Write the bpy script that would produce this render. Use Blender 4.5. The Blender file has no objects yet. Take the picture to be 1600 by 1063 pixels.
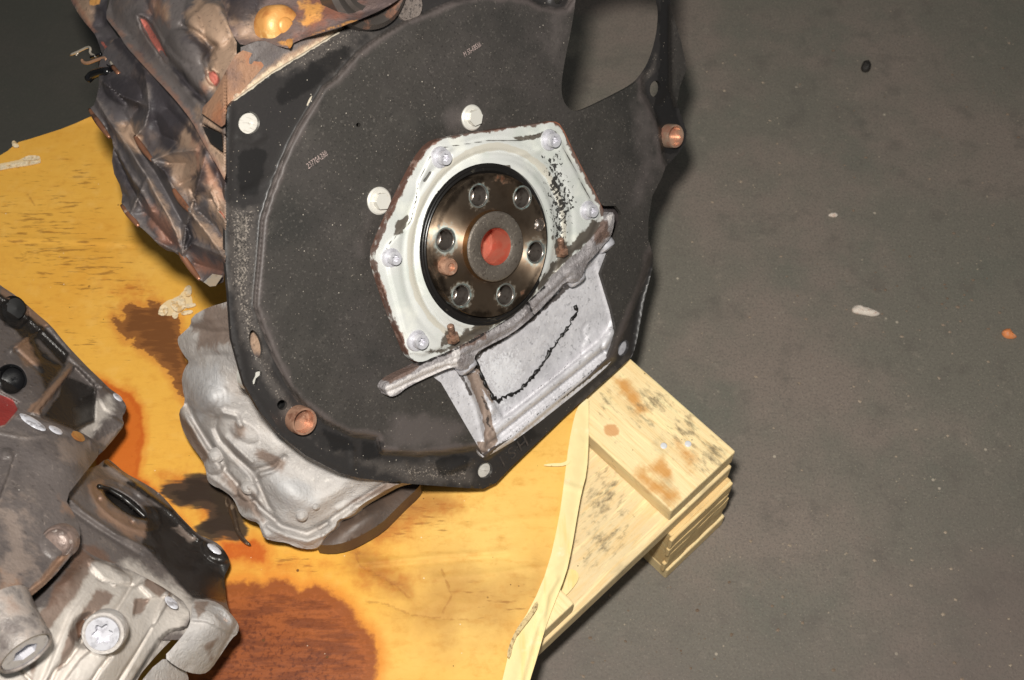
import bpy, math, random
import numpy as np
from mathutils import Vector, Matrix, noise
from mathutils.geometry import delaunay_2d_cdt

# ---------------------------------------------------------------- camera, world, lamp
scene = bpy.context.scene
COL = scene.collection
W, H, F = 1600.0, 1063.0, 2000.0           # lens expressed in pixels of a 1600 wide picture
PITCH = math.radians(60)
CAM_H = 1.166
DECK = 0.144                               # height of the pallet deck
cam = bpy.data.objects.new('camera', bpy.data.cameras.new('camera'))
COL.objects.link(cam); scene.camera = cam
cam.data.sensor_width = 36.0; cam.data.lens = 36.0 * F / W
cam.location = (0, 0, CAM_H); cam.rotation_euler = (math.pi/2 - PITCH, 0, 0)
cam.data.clip_start = 0.05; cam.data.clip_end = 100
cam.data.dof.use_dof = True; cam.data.dof.focus_distance = 1.0; cam.data.dof.aperture_fstop = 13.0

wd = bpy.data.worlds.new('World'); scene.world = wd; wd.use_nodes = True
bg = wd.node_tree.nodes['Background']
bg.inputs[0].default_value = (0.93, 0.97, 1.0, 1); bg.inputs[1].default_value = 0.09

fl = bpy.data.lights.new('camera_flash', 'AREA'); fl.shape = 'DISK'; fl.size = 0.06
fl.energy = 16.4; fl.color = (1.0, 0.965, 0.90)
flash = bpy.data.objects.new('camera_flash', fl); COL.objects.link(flash)
CAM_R = np.array([1.0, 0, 0]); CAM_U = np.array([0, math.sin(PITCH), math.cos(PITCH)])
CAM_F = np.array([0, math.cos(PITCH), -math.sin(PITCH)]); CAM_C = np.array([0, 0, CAM_H])
flash.location = Vector(CAM_C - 0.036*CAM_R + 0.108*CAM_U - 0.02*CAM_F)
flash.rotation_euler = (math.pi/2 - PITCH, 0, 0)
# added overhead fill lamp, out of view behind the camera, softening the flash
cl = bpy.data.lights.new('fill_lamp', 'AREA'); cl.shape = 'RECTANGLE'; cl.size = 1.6; cl.size_y = 0.5
cl.energy = 6.0; cl.color = (0.95, 1.0, 0.93)
fill = bpy.data.objects.new('fill_lamp', cl); COL.objects.link(fill)
fill.location = (0.7, -0.6, 3.0); fill.rotation_euler = (math.radians(-14), math.radians(12), 0)

scene.view_settings.view_transform = 'Standard'; scene.view_settings.look = 'None'
scene.view_settings.exposure = 0.0; scene.view_settings.gamma = 1.0

# ---------------------------------------------------------------- picture geometry
def ray(u, v):
    u = np.asarray(u, float); v = np.asarray(v, float)
    x = (u - W/2)/F; y = (H/2 - v)/F
    return x[..., None]*CAM_R + y[..., None]*CAM_U + CAM_F
def at(u, v, t):
    return CAM_C + np.asarray(t, float)[..., None]*ray(u, v)
def t_height(u, v, h):                     # where the sight line meets the level h above the floor
    return (np.asarray(h, float) - CAM_H)/ray(u, v)[..., 2]
nc = np.array([0.623, -0.154, 0.766]); nc /= np.linalg.norm(nc)
NRM = nc[0]*CAM_R + nc[1]*CAM_U - nc[2]*CAM_F       # crankshaft axis
FC = at(768, 384.5, 1.0)                             # centre of the flange face
def t_plate(u, v, off=0.0):                # plane square to the crankshaft, off metres in front of the flange face
    off = np.asarray(off, float)
    return ((FC - CAM_C) @ NRM + off)/(ray(u, v) @ NRM)
def plate_frame(u, v, off):
    p = at(u, v, t_plate(u, v, off))
    x = at(837., 394., t_plate(837., 394.)) - FC; x -= NRM*(x @ NRM); x /= np.linalg.norm(x)
    y = np.cross(NRM, x)
    m = Matrix.Identity(4)
    for i, c in enumerate((x, y, NRM)):
        for k in range(3): m[k][i] = c[k]
    for k in range(3): m[k][3] = p[k]
    return m
def frame_to(p, n, up=(0, 0, 1)):
    n = Vector(n).normalized(); x = Vector(up).cross(n)
    if x.length < 1e-3: x = Vector((1, 0, 0))
    x.normalize(); y = n.cross(x)
    m = Matrix.Identity(4)
    for i, c in enumerate((x, y, n)):
        for k in range(3): m[k][i] = c[k]
    for k in range(3): m[k][3] = p[k]
    return m

def sstep(x): x = np.clip(x, 0, 1); return x*x*(3 - 2*x)
def dist_poly(u, v, pts, closed=False):
    pts = [tuple(p) for p in pts]
    if closed: pts = pts + [pts[0]]
    d = np.full(np.shape(u), 1e9)
    for (ax, ay), (bx, by) in zip(pts[:-1], pts[1:]):
        dx, dy = bx-ax, by-ay; L = dx*dx+dy*dy+1e-9
        s = np.clip(((u-ax)*dx+(v-ay)*dy)/L, 0, 1)
        d = np.minimum(d, np.hypot(u-ax-s*dx, v-ay-s*dy))
    return d
def inside(u, v, poly):
    r = np.zeros(np.shape(u), bool); n = len(poly)
    for i in range(n):
        (x1, y1), (x2, y2) = poly[i], poly[(i+1) % n]
        if y1 == y2: continue
        c = ((y1 > v) != (y2 > v)) & (u < (x2-x1)*(v-y1)/(y2-y1)+x1)
        r ^= c
    return r
def sd(u, v, poly):                        # positive inside, pixels
    d = dist_poly(u, v, poly, True)
    return np.where(inside(u, v, poly), d, -d)
def resample(pts, step, closed=True):
    pts = [np.array(p, float) for p in pts]; out = []
    seq = list(zip(pts, pts[1:] + ([pts[0]] if closed else [])))
    for a, b in seq:
        n = max(1, int(round(np.linalg.norm(b-a)/step)))
        for i in range(n): out.append(tuple(a+(b-a)*i/n))
    if not closed: out.append(tuple(pts[-1]))
    return out
def soften(pts, it=1, closed=True):        # corner cutting
    for _ in range(it):
        out = []; n = len(pts)
        rng = range(n) if closed else range(n-1)
        if not closed: out.append(pts[0])
        for i in rng:
            a, b = pts[i], pts[(i+1) % n]
            out.append((a[0]*.75+b[0]*.25, a[1]*.75+b[1]*.25)); out.append((a[0]*.25+b[0]*.75, a[1]*.25+b[1]*.75))
        if not closed: out.append(pts[-1])
        pts = out
    return pts
def circle(c, r, n=28, ry=None, ang=0):
    ry = r if ry is None else ry; ca, sa = math.cos(ang), math.sin(ang)
    return [(c[0]+r*math.cos(a)*ca-ry*math.sin(a)*sa, c[1]+r*math.cos(a)*sa+ry*math.sin(a)*ca)
            for a in (2*math.pi*i/n for i in range(n))]
def tps(ctrl):                             # smooth surface through (u, v, value) points
    c = np.array(ctrl, float); n = len(c); P = np.c_[np.ones(n), c[:, 0]/500, c[:, 1]/500]
    def k(a, b):
        r2 = ((a[:, None, :]-b[None])**2).sum(-1)/250000.0
        return np.where(r2 > 0, r2*np.log(r2+1e-12), 0)
    K = k(c[:, :2], c[:, :2]) + np.eye(n)*1e-3
    A = np.block([[K, P], [P.T, np.zeros((3, 3))]])
    w = np.linalg.solve(A, np.r_[c[:, 2], 0, 0, 0])
    def f(u, v):
        q = np.c_[np.ravel(u), np.ravel(v)].astype(float)
        return (k(q, c[:, :2]) @ w[:n] + np.c_[np.ones(len(q)), q/500] @ w[n:]).reshape(np.shape(u))
    return f
def fbm(u, v, scale, seed=0, octs=4):
    return np.array([noise.fractal((a/scale+seed*7.1, b/scale-seed*3.3, seed), 1.0, 2.0, octs) for a, b in zip(np.ravel(u), np.ravel(v))])

# height features, pixels in, millimetres out
def ridge(pts, w, h, kind='gauss'):
    def f(u, v):
        d = dist_poly(u, v, pts)
        if kind == 'gauss': return h*np.exp(-(d/w)**2)
        if kind == 'cusp': return h*np.exp(-d/w)
        if kind == 'round': return h*np.sqrt(np.clip(1-(d/w)**2, 0, 1))
        return h*np.clip(1-d/w, 0, 1)
    return f
def tent(crests, valleys, h, p=1.0):        # webs stretched between sharp crests, lowest along the valley lines
    def f(u, v):
        dc = np.minimum.reduce([dist_poly(u, v, c) for c in crests]); dv = np.minimum.reduce([dist_poly(u, v, c) for c in valleys])
        return h*(dv/(dv+dc+1e-6))**p
    return f
def plateau(poly, h, soft=4):
    return lambda u, v: h*sstep(sd(u, v, poly)/soft + .5)
def dome(c, rx, ry=None, ang=0, h=5, p=.5):
    ry = rx if ry is None else ry
    def f(u, v):
        x = (u-c[0])*math.cos(ang)+(v-c[1])*math.sin(ang); y = -(u-c[0])*math.sin(ang)+(v-c[1])*math.cos(ang)
        return h*np.clip(1-(x/rx)**2-(y/ry)**2, 0, 1)**p
    return f
def pit(c, rx, ry=None, ang=0, h=-5, soft=.25):
    ry = rx if ry is None else ry
    def f(u, v):
        x = (u-c[0])*math.cos(ang)+(v-c[1])*math.sin(ang); y = -(u-c[0])*math.sin(ang)+(v-c[1])*math.cos(ang)
        return h*sstep((1-np.sqrt((x/rx)**2+(y/ry)**2))/soft)
    return f
def step_line(pts, h, w=3):                # height on the left-hand side of a directed line
    def f(u, v):
        best = np.full(np.shape(u), 1e9); side = np.zeros(np.shape(u))
        for (ax, ay), (bx, by) in zip(pts[:-1], pts[1:]):
            dx, dy = bx-ax, by-ay; L = dx*dx+dy*dy
            s = np.clip(((u-ax)*dx+(v-ay)*dy)/L, 0, 1); d = np.hypot(u-ax-s*dx, v-ay-s*dy)
            cr = (dx*(v-ay)-dy*(u-ax)); m = d < best - 1e-6
            best = np.where(m, d, best); side = np.where(m, -np.sign(cr), side)
        return h*sstep(side*best/w*.5+.5)
    return f

# ---------------------------------------------------------------- objects
def tag(o, label=None, cat=None, group=None, kind=None):
    if label: o['label'] = label
    if cat: o['category'] = cat
    if group: o['group'] = group
    if kind: o['kind'] = kind
    return o
def empty(name, loc, label, cat, group=None):
    o = bpy.data.objects.new(name, None); COL.objects.link(o); o.location = loc; o.empty_display_size = .05
    bpy.context.view_layer.update()
    return tag(o, label, cat, group)
WORLDM = {}
def wm(o):
    return WORLDM.get(o.name) or (Matrix.Translation(o.location) if o.parent is None else o.matrix_world)
def link(name, me, mat=None, parent=None, M=None, label=None):
    o = bpy.data.objects.new(name, me); COL.objects.link(o)
    if mat and not me.materials: me.materials.append(mat)
    M = M or Matrix.Identity(4)
    WORLDM[o.name] = M.copy()
    if parent:
        o.parent = parent; o.matrix_parent_inverse = wm(parent).inverted()
    o.matrix_basis = M
    if label: o['label'] = label
    return o
def mesh(verts, faces, smooth=True, attrs=None):
    me = bpy.data.meshes.new('m'); me.from_pydata([tuple(p) for p in verts], [], [tuple(f) for f in faces])
    if smooth: me.shade_smooth()
    if attrs:
        for k, a in attrs.items():
            at_ = me.attributes.new(k, 'FLOAT', 'POINT'); at_.data.foreach_set('value', np.asarray(a, np.float32))
    me.update()
    return me
def triangulate(outline, holes, step, extra=()):
    """triangles of a polygon with holes, a point about every step; returns u, v, triangles, boundary edges"""
    pts, edges = [], []
    for loop in [outline] + list(holes):
        i0 = len(pts); pts += [Vector(p) for p in loop]; n = len(loop)
        edges += [(i0+i, i0+(i+1) % n) for i in range(n)]
    if step:
        a = np.array(outline); lo, hi = a.min(0), a.max(0)
        gx, gy = np.meshgrid(np.arange(lo[0], hi[0], step), np.arange(lo[1], hi[1], step*.866))
        gx = gx + (np.arange(gx.shape[0]) % 2)[:, None]*step*.5
        gx, gy = gx.ravel(), gy.ravel()
        ok = sd(gx, gy, outline) > step*.55
        for h in holes: ok &= sd(gx, gy, h) < -step*.55
        pts += [Vector((x, y)) for x, y in zip(gx[ok], gy[ok])]
    r = delaunay_2d_cdt(pts, edges, [], 0, 1e-5)
    vs = np.array([(p.x, p.y) for p in r[0]]); fs = np.array([tuple(f) for f in r[2] if len(f) == 3])
    c = vs[fs].mean(1); ok = inside(c[:, 0], c[:, 1], outline)
    for h in holes: ok &= ~inside(c[:, 0], c[:, 1], h)
    fs = fs[ok]
    A = vs[fs]; ar = (A[:, 1, 0]-A[:, 0, 0])*(A[:, 2, 1]-A[:, 0, 1])-(A[:, 1, 1]-A[:, 0, 1])*(A[:, 2, 0]-A[:, 0, 0])
    fs = fs[np.abs(ar) > 1e-9]; ar = ar[np.abs(ar) > 1e-9]
    fs[ar < 0] = fs[ar < 0][:, ::-1]
    cnt = {}
    for f in fs:
        for i in range(3):
            e = (f[i], f[(i+1) % 3]); cnt[e] = 1
    bnd = [e for e in cnt if (e[1], e[0]) not in cnt]
    return vs[:, 0], vs[:, 1], fs, bnd
def close_back(P, fs, bnd, back, cap=False):
    """side walls along the outline, pushed by the vector back; cap adds the rear face"""
    P = list(P); faces = [tuple(f) for f in fs]; n = len(P); bk = np.broadcast_to(back, (n, 3))
    if cap:
        P += [p+b for p, b in zip(P[:n], bk)]; faces += [tuple(int(i)+n for i in f[::-1]) for f in fs]
    ids = {}
    def dupv(i, k):
        if (i, k) not in ids:
            ids[(i, k)] = len(P); P.append(P[i] + (bk[i] if k else 0))
        return ids[(i, k)]
    for a, b in bnd:
        faces.append((dupv(b, 0), dupv(a, 0), dupv(a, 1), dupv(b, 1)))
    src = list(range(n)) + (list(range(n)) if cap else []) + [k[0] for k in ids]
    return P, faces, np.array(src)
def relief(name, outline, tfun, feats=(), step=3.0, holes=(), mat=None, parent=None, back=None, cap=False,
           masks=None, rough=None, smooth=2, plate=False, label=None, post=None):
    """casting: outline in picture pixels set at depth tfun, features raised towards the viewer; plate=True: tfun is an offset along the crankshaft"""
    ol = resample(soften(outline, smooth) if smooth else outline, step)
    hl = [resample(h, step) for h in holes]
    u, v, fs, bnd = triangulate(ol, hl, step)
    h = np.zeros(len(u))
    for f in feats: h = h + f(u, v)
    if rough: h = h + fbm(u, v, rough[0], rough[2] if len(rough) > 2 else 1)*rough[1]
    if plate: t = t_plate(u, v, tfun + h/1000) if not callable(tfun) else t_plate(u, v, tfun(u, v)+h/1000)
    else: t = tfun(u, v) - h/1000
    if post: t = post(u, v, t)
    P = at(u, v, t)
    # triangles run clockwise on screen because v points down
    fs = fs[:, ::-1]; bnd = [(b, a) for a, b in bnd]
    back = CAM_F*.03 if back is None else back
    if np.linalg.norm(np.cross(back, CAM_F)) < 1e-6: back = ray(u, v)*float(back @ CAM_F)   # walls run straight back, hidden behind their own edge
    P2, faces, src = close_back(list(P), fs, bnd, back, cap)
    at_ = {}
    if masks:
        for k, m in masks.items():
            val = m(u, v); at_[k] = val[src]
    o = link(name, mesh(P2, faces, True, at_), mat, parent, label=label)
    return o
def mask(shapes):                          # union of soft patches: (polygon, softness)
    def f(u, v):
        r = np.full(np.shape(u), -3.0)
        for poly, soft in shapes: r = np.maximum(r, np.clip(sd(u, v, poly)/soft + .5, -3, 3))
        return r
    return f
def prism(outer, holes, z0, z1, step=None):
    """closed straight-sided solid in local axes, z1 on top"""
    u, v, fs, bnd = triangulate(outer, holes, step)
    top = [np.array((a, b, z1)) for a, b in zip(u, v)]
    return close_back(top, fs, bnd, np.array((0, 0, z0-z1)), True)[:2]
def lathe(prof, n=48, wob=0):
    """profile (radius, z) turned about z; ends left open unless radius 0"""
    vs, fs = [], []
    for r, z in prof:
        for i in range(n):
            a = 2*math.pi*i/n; vs.append((r*math.cos(a), r*math.sin(a), z))
    for k in range(len(prof)-1):
        for i in range(n):
            j = (i+1) % n; fs.append((k*n+i, k*n+j, (k+1)*n+j, (k+1)*n+i))
    return vs, fs
def join(*parts):
    V, Fc = [], []
    for vs, fs in parts:
        o = len(V); V += [tuple(p) for p in vs]; Fc += [tuple(int(i)+o for i in f) for f in fs]
    return V, Fc
def move(part, dx=0, dy=0, dz=0):
    return [(p[0]+dx, p[1]+dy, p[2]+dz) for p in part[0]], part[1]
def tube(path, r, n=10, closed=False):
    path = [Vector(p) for p in path]; vs, fs = [], []; m = len(path)
    rr = r if isinstance(r, (list, tuple)) else [r]*m
    up = Vector((0.31, 0.2, .9))
    for i, p in enumerate(path):
        t = (path[min(i+1, m-1)]-path[max(i-1, 0)]).normalized(); x = t.cross(up).normalized(); y = t.cross(x)
        for k in range(n):
            a = 2*math.pi*k/n; vs.append(p+(x*math.cos(a)+y*math.sin(a))*rr[i])
    for i in range(m-1):
        for k in range(n):
            j = (k+1) % n; fs.append((i*n+k, i*n+j, (i+1)*n+j, (i+1)*n+k))
    fs.append(tuple(range(n))[::-1]); fs.append(tuple(range((m-1)*n, m*n)))
    return vs, fs
def box(sx, sy, sz, nx=1):
    x, y, z = sx/2, sy/2, sz/2
    vs = [(a, b, c) for c in (-z, z) for b in (-y, y) for a in (-x, x)]
    return vs, [(0, 2, 3, 1), (4, 5, 7, 6), (0, 1, 5, 4), (2, 6, 7, 3), (0, 4, 6, 2), (1, 3, 7, 5)]
def bevel(o, w, seg=2):
    m = o.modifiers.new('bevel', 'BEVEL'); m.width = w; m.segments = seg; m.limit_method = 'ANGLE'; m.angle_limit = math.radians(35)
    return o
def autosharp(me, deg=35):
    me.set_sharp_from_angle(angle=math.radians(deg)); return me

# ---------------------------------------------------------------- materials
def srgb(r, g, b):
    f = lambda c: (c/255/12.92 if c/255 <= .04045 else ((c/255+.055)/1.055)**2.4)
    return (f(r), f(g), f(b), 1)
def lin(*c): return tuple(c) + ((1,) if len(c) == 3 else ())
class Mat:
    """Principled material built from layers: noise patches, attribute masks, specks, relief"""
    def __init__(s, name, col, rough=.5, metal=0.0, spec=.5):
        s.m = bpy.data.materials.new(name); s.m.use_nodes = True; s.nt = s.m.node_tree
        s.b = s.nt.nodes['Principled BSDF']; s.co = s.nt.nodes.new('ShaderNodeTexCoord').outputs['Object']
        s.c = s.val(col); s.r = s.fv(rough); s.k = s.fv(metal); s.bump = None
        s.b.inputs['Specular IOR Level'].default_value = spec
    def n(s, t): return s.nt.nodes.new(t)
    def lk(s, a, b): s.nt.links.new(a, b)
    def val(s, c):
        n = s.n('ShaderNodeRGB'); n.outputs[0].default_value = c; return n.outputs[0]
    def fv(s, x):
        n = s.n('ShaderNodeValue'); n.outputs[0].default_value = x; return n.outputs[0]
    def math(s, op, a, b=None, clamp=False):
        n = s.n('ShaderNodeMath'); n.operation = op; n.use_clamp = clamp
        for i, x in enumerate((a, b)):
            if x is None: continue
            if isinstance(x, (int, float)): n.inputs[i].default_value = x
            else: s.lk(x, n.inputs[i])
        return n.outputs[0]
    def coords(s, stretch=None, rot=None, off=None):
        if not stretch and not rot and not off: return s.co
        n = s.n('ShaderNodeMapping'); s.lk(s.co, n.inputs[0])
        if stretch: n.inputs['Scale'].default_value = stretch
        if rot: n.inputs['Rotation'].default_value = rot
        if off: n.inputs['Location'].default_value = off
        return n.outputs[0]
    def noise(s, scale, detail=4, rough=.55, stretch=None, rot=None, off=None, dist=0):
        n = s.n('ShaderNodeTexNoise'); s.lk(s.coords(stretch, rot, off), n.inputs['Vector'])
        n.inputs['Scale'].default_value = scale; n.inputs['Detail'].default_value = detail
        n.inputs['Roughness'].default_value = rough; n.inputs['Distortion'].default_value = dist
        return n.outputs[0]
    def voro(s, scale, stretch=None, feature='F1'):
        n = s.n('ShaderNodeTexVoronoi'); s.lk(s.coords(stretch), n.inputs['Vector']); n.inputs['Scale'].default_value = scale
        n.feature = feature
        return n.outputs[0]
    def span(s, x, lo, hi, to0=0.0, to1=1.0):
        n = s.n('ShaderNodeMapRange'); n.interpolation_type = 'SMOOTHSTEP'
        s.lk(x, n.inputs[0])
        for i, q in enumerate((lo, hi, to0, to1)): n.inputs[i+1].default_value = q
        return n.outputs[0]
    def mix(s, fac, a, b):
        n = s.n('ShaderNodeMix'); n.data_type = 'RGBA'; n.clamp_factor = True
        s.lk(fac, n.inputs['Factor']); s.lk(a, n.inputs['A']); s.lk(b if not isinstance(b, tuple) else s.val(b), n.inputs['B'])
        return n.outputs['Result']
    def mixf(s, fac, a, b):
        n = s.n('ShaderNodeMix'); n.data_type = 'FLOAT'; s.lk(fac, n.inputs['Factor']); s.lk(a, n.inputs['A']); n.inputs['B'].default_value = b
        return n.outputs['Result']
    def put(s, fac, col, amt=1.0, rough=None, metal=None):
        if amt != 1.0: fac = s.math('MULTIPLY', fac, amt)
        if col is not None: s.c = s.mix(fac, s.c, col)
        if rough is not None: s.r = s.mixf(fac, s.r, rough)
        if metal is not None: s.k = s.mixf(fac, s.k, metal)
        return s
    def patches(s, col, scale, lo=.45, hi=.65, amt=1.0, detail=5, stretch=None, rot=None, rough=None, metal=None, off=None, nrough=.6, dist=0):
        return s.put(s.span(s.noise(scale, detail, nrough, stretch, rot, off, dist), lo, hi), col, amt, rough, metal)
    def attr(s, name):
        n = s.n('ShaderNodeAttribute'); n.attribute_name = name; return n.outputs['Fac']
    used = {}
    def masked(s, name, col, amt=1.0, nscale=90, namp=.8, lo=.35, hi=.65, rough=None, metal=None, stretch=None):
        Mat.used.setdefault(s.m.name, set()).add(name)
        x = s.math('ADD', s.attr(name), s.math('MULTIPLY', s.math('SUBTRACT', s.noise(nscale, 5, .6, stretch), .5), namp*2))
        return s.put(s.span(x, lo, hi), col, amt, rough, metal)
    def specks(s, col, scale, size=.25, amt=1.0, dens=.5, rough=None):
        v = s.span(s.voro(scale), size*.6, size, 1.0, 0.0)
        g = s.span(s.noise(scale*.37, 2, .5, off=(3.3, 1.7, .4)), dens, dens+.06)
        return s.put(s.math('MULTIPLY', v, g), col, amt, rough)
    def relief(s, h, strength=.3, dist=.001):
        n = s.n('ShaderNodeBump'); n.inputs['Strength'].default_value = strength; n.inputs['Distance'].default_value = dist
        s.lk(h, n.inputs['Height'])
        if s.bump is not None: s.lk(s.bump, n.inputs['Normal'])
        s.bump = n.outputs[0]; return s
    def grain(s, scale, strength=.3, dist=.001, detail=4, stretch=None):
        return s.relief(s.noise(scale, detail, .6, stretch), strength, dist)
    def done(s):
        s.lk(s.c, s.b.inputs['Base Color']); s.lk(s.r, s.b.inputs['Roughness']); s.lk(s.k, s.b.inputs['Metallic'])
        if s.bump is not None: s.lk(s.bump, s.b.inputs['Normal'])
        return s.m
# ---------------------------------------------------------------- floor
m = Mat('floor_concrete', srgb(116, 111, 101), .62, spec=.35)
m.patches(srgb(134, 120, 111), 5.0, .42, .62, .75).patches(srgb(104, 105, 95), 7.0, .5, .7, .7, off=(4, 2, 0))
m.patches(srgb(98, 92, 85), 26, .52, .72, .55).patches(srgb(146, 136, 124), 60, .58, .75, .45, off=(1, 5, 2))
m.patches(srgb(98, 92, 86), 420, .5, .62, .5, detail=2).patches(srgb(156, 146, 134), 520, .6, .7, .55, detail=2, off=(7, 0, 0))
m.specks(srgb(190, 178, 160), 55, .10, .8, .58).specks(srgb(175, 160, 140), 120, .13, .7, .57)
m.patches(srgb(146, 134, 122), 18, .56, .78, .5, detail=9, nrough=.75, off=(9, 0, 0)).patches(srgb(84, 79, 75), 13, .54, .76, .5, detail=9, nrough=.75, off=(0, 9, 0)).patches(srgb(134, 112, 100), 33, .6, .78, .5, detail=8, nrough=.7, off=(4, 9, 0))
m.masked('falloff', srgb(62, 62, 57), .85, 6, .5, 0, 1).masked('brown', srgb(104, 93, 88), .6, 4, .8, 0, 1)  # far left darkened in the colour to paint the flash's falloff
m.grain(180, .35, .0015).grain(9, .15, .006)
MFLOOR = m.done()
g = np.sort(np.r_[np.linspace(-3.5, 3.5, 24), np.linspace(-1.2, 1.2, 90)])
vs = [(x, y+1, 0) for y in g for x in g]; n = len(g)
fs = [(j*n+i, j*n+i+1, (j+1)*n+i+1, (j+1)*n+i) for j in range(n-1) for i in range(n-1)]
A_ = np.array(vs); X_, Y_ = A_[:, 0], A_[:, 1]
fa = dict(falloff=np.clip((-.18 - X_)/.30, -1, 1.2)*np.clip((Y_-.70)/.12, 0, 1), brown=np.clip((.55-Y_)/.35 + (X_-.3)*.8, -1, 1))
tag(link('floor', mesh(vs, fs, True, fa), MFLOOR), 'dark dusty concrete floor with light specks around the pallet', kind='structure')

def chip(name, u, v, pts, h, mat, label, cat, seed):
    """a small flake lying on the floor, traced about its centre"""
    rng = random.Random(seed); p0 = at(u, v, t_height(u, v, 0)); vs, fs = [], []
    ol = [at(u+a, v+b, t_height(u+a, v+b, 0)) for a, b in soften(pts, 2)]
    n = len(ol)
    for k, (s, z) in enumerate(((1, 0), (1.0, h*.5), (.72, h), (.3, h*1.25))):
        for i, q in enumerate(ol):
            d = (q-p0)*s; vs.append(p0+d+np.array((0, 0, z*(.8+.5*rng.random() if k else 1)+.0006)))
    for k in range(3):
        fs += [(k*n+i, k*n+(i+1) % n, (k+1)*n+(i+1) % n, (k+1)*n+i) for i in range(n)]
    fs.append(tuple(range(3*n, 4*n)))
    fs = [f[::-1] for f in fs]
    return tag(link(name, mesh(vs, fs), mat), label, cat)
MCHIP = Mat('flake_white', srgb(225, 213, 200), .7).patches(srgb(190, 150, 130), 300, .5, .65, .6).grain(900, .5).done()
MORANGE = Mat('flake_orange', srgb(226, 140, 84), .6).patches(srgb(190, 160, 140), 260, .5, .7, .7).done()
MBLACK = Mat('crumb_black', srgb(44, 40, 36), .6).grain(700, .6).done()
chip('paint_flake', 1351, 487, [(-22, -2), (-14, -10), (2, -6), (12, -2), (27, 4), (14, 9), (0, 6), (-16, 4)], .003, MCHIP,
     'whitish elongated flake lying alone on the floor right of the pallet', 'flake', 3)
chip('rust_flake', 1573, 522, [(-10, -2), (0, -8), (7, -3), (9, 3), (16, 6), (8, 9), (-4, 7)], .004, MORANGE,
     'small orange flake on the floor at the right edge', 'flake', 4)
chip('dirt_crumb', 1352, 106, [(-8, 2), (-4, -7), (4, -8), (9, 0), (5, 8), (-4, 8)], .006, MBLACK,
     'round black crumb on the upper right of the floor', 'crumb', 5)
chip('paint_flake', 1301, 337, [(-9, 1), (-3, -3), (6, -3), (9, 1), (2, 4)], .002, MCHIP,
     'tiny cream flake on the floor above the whitish elongated one', 'flake', 6)
rng = random.Random(8); vs, fs = [], []
for i in range(420):
    if i < 320: u, v = rng.uniform(1080, 1640), rng.uniform(-20, 1090)
    elif i < 375: u, v = rng.gauss(1460, 60), rng.gauss(470, 40)
    else: u, v = rng.uniform(900, 1250), rng.uniform(900, 1080)
    p = at(u, v, t_height(u, v, 0)); r = rng.choice((.0004, .0006, .0008, .0013, .002)); o = len(vs)
    a0 = rng.random()*6
    if 900 < u < 1170 and 600 < v < 905: continue
    for k in range(5):
        a = a0+k*1.2566; s = r*rng.uniform(.6, 1.4); vs.append((p[0]+s*math.cos(a), p[1]+s*math.sin(a)*.8, .0004))
    vs.append((p[0], p[1], .0005+r*.7)); fs += [(o+k, o+(k+1) % 5, o+5) for k in range(5)]
MGRIT = Mat('floor_grit', srgb(168, 152, 134), .8).patches(srgb(120, 100, 84), 3, .4, .6).done()
tag(link('floor_grit', mesh(vs, fs, False), MGRIT), 'scattered pale grit on the dark floor', kind='stuff')

# ---------------------------------------------------------------- pallet
def wood(name, base, axis, dark=.5):
    st = (1, 14, 14) if axis == 0 else (14, 1, 14)
    m = Mat(name, base, .62, spec=.3)
    m.patches(srgb(228, 190, 128), 9, .45, .68, .6, stretch=st, dist=1.2)
    m.patches(srgb(247, 232, 178), 14, .52, .66, .6, stretch=st, off=(3, 1, 0), dist=.8)
    m.patches(srgb(204, 156, 84), 60, .56, .75, .45, stretch=st).patches(srgb(150, 134, 104), 26, .56, .76, .5, off=(2, 7, 1)).patches(srgb(110, 98, 76), 150, .62, .78, .5, stretch=(.5, 1, 1), off=(2, 7, 1))
    m.masked('stain', srgb(200, 134, 52), .8, 70, 1.6, -.3, 1.3)
    m.masked('scuff', srgb(112, 98, 76), .55*dark*2, 200, 2.2, .2, 1.7, stretch=(.45, 1, 1) if axis == 0 else (1, .45, 1))
    m.masked('knot', srgb(204, 140, 84), .75, 160, .8, .2, .9)
    m.specks(srgb(90, 70, 45), 160, .16, .7, .62)
    m.grain(55, .45, .0012, 4, st).grain(400, .2, .0006)
    return m.done()
MWOOD_A = wood('pine_along', srgb(242, 217, 166), 0, .8); MWOOD_B = wood('pine_across', srgb(226, 203, 158), 1, .85)
Pc = at(1150, 705, t_height(1150, 705, DECK)); Pa = at(985, 560, t_height(985, 560, DECK)); Pb = at(1046, 797, t_height(1046, 797, DECK))
da = (Pa-Pc)/np.linalg.norm(Pa-Pc); db = np.cross((0, 0, 1), da); db = db/np.linalg.norm(db)
if db @ (Pb-Pc) < 0: db = -db
BW = float((Pb-Pc) @ db); LA, LB = .60, .80
pallet = empty('wooden_pallet', tuple(Pc*np.array((1, 1, 0))), 'pale pine pallet with its corner sticking out from under the yellow cardboard', 'pallet')
WORLDM[pallet.name] = Matrix.Translation(pallet.location)
def pal_M(a, b, z):
    p = Pc*np.array((1, 1, 0)) + da*a + db*b + np.array((0, 0, z)); M = Matrix.Identity(4)
    for k in range(3): M[k][0] = da[k]; M[k][1] = db[k]; M[k][2] = (0, 0, 1)[k]; M[k][3] = p[k]
    return M
if np.cross(da, db)[2] < 0: HAND = -1
else: HAND = 1
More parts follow.
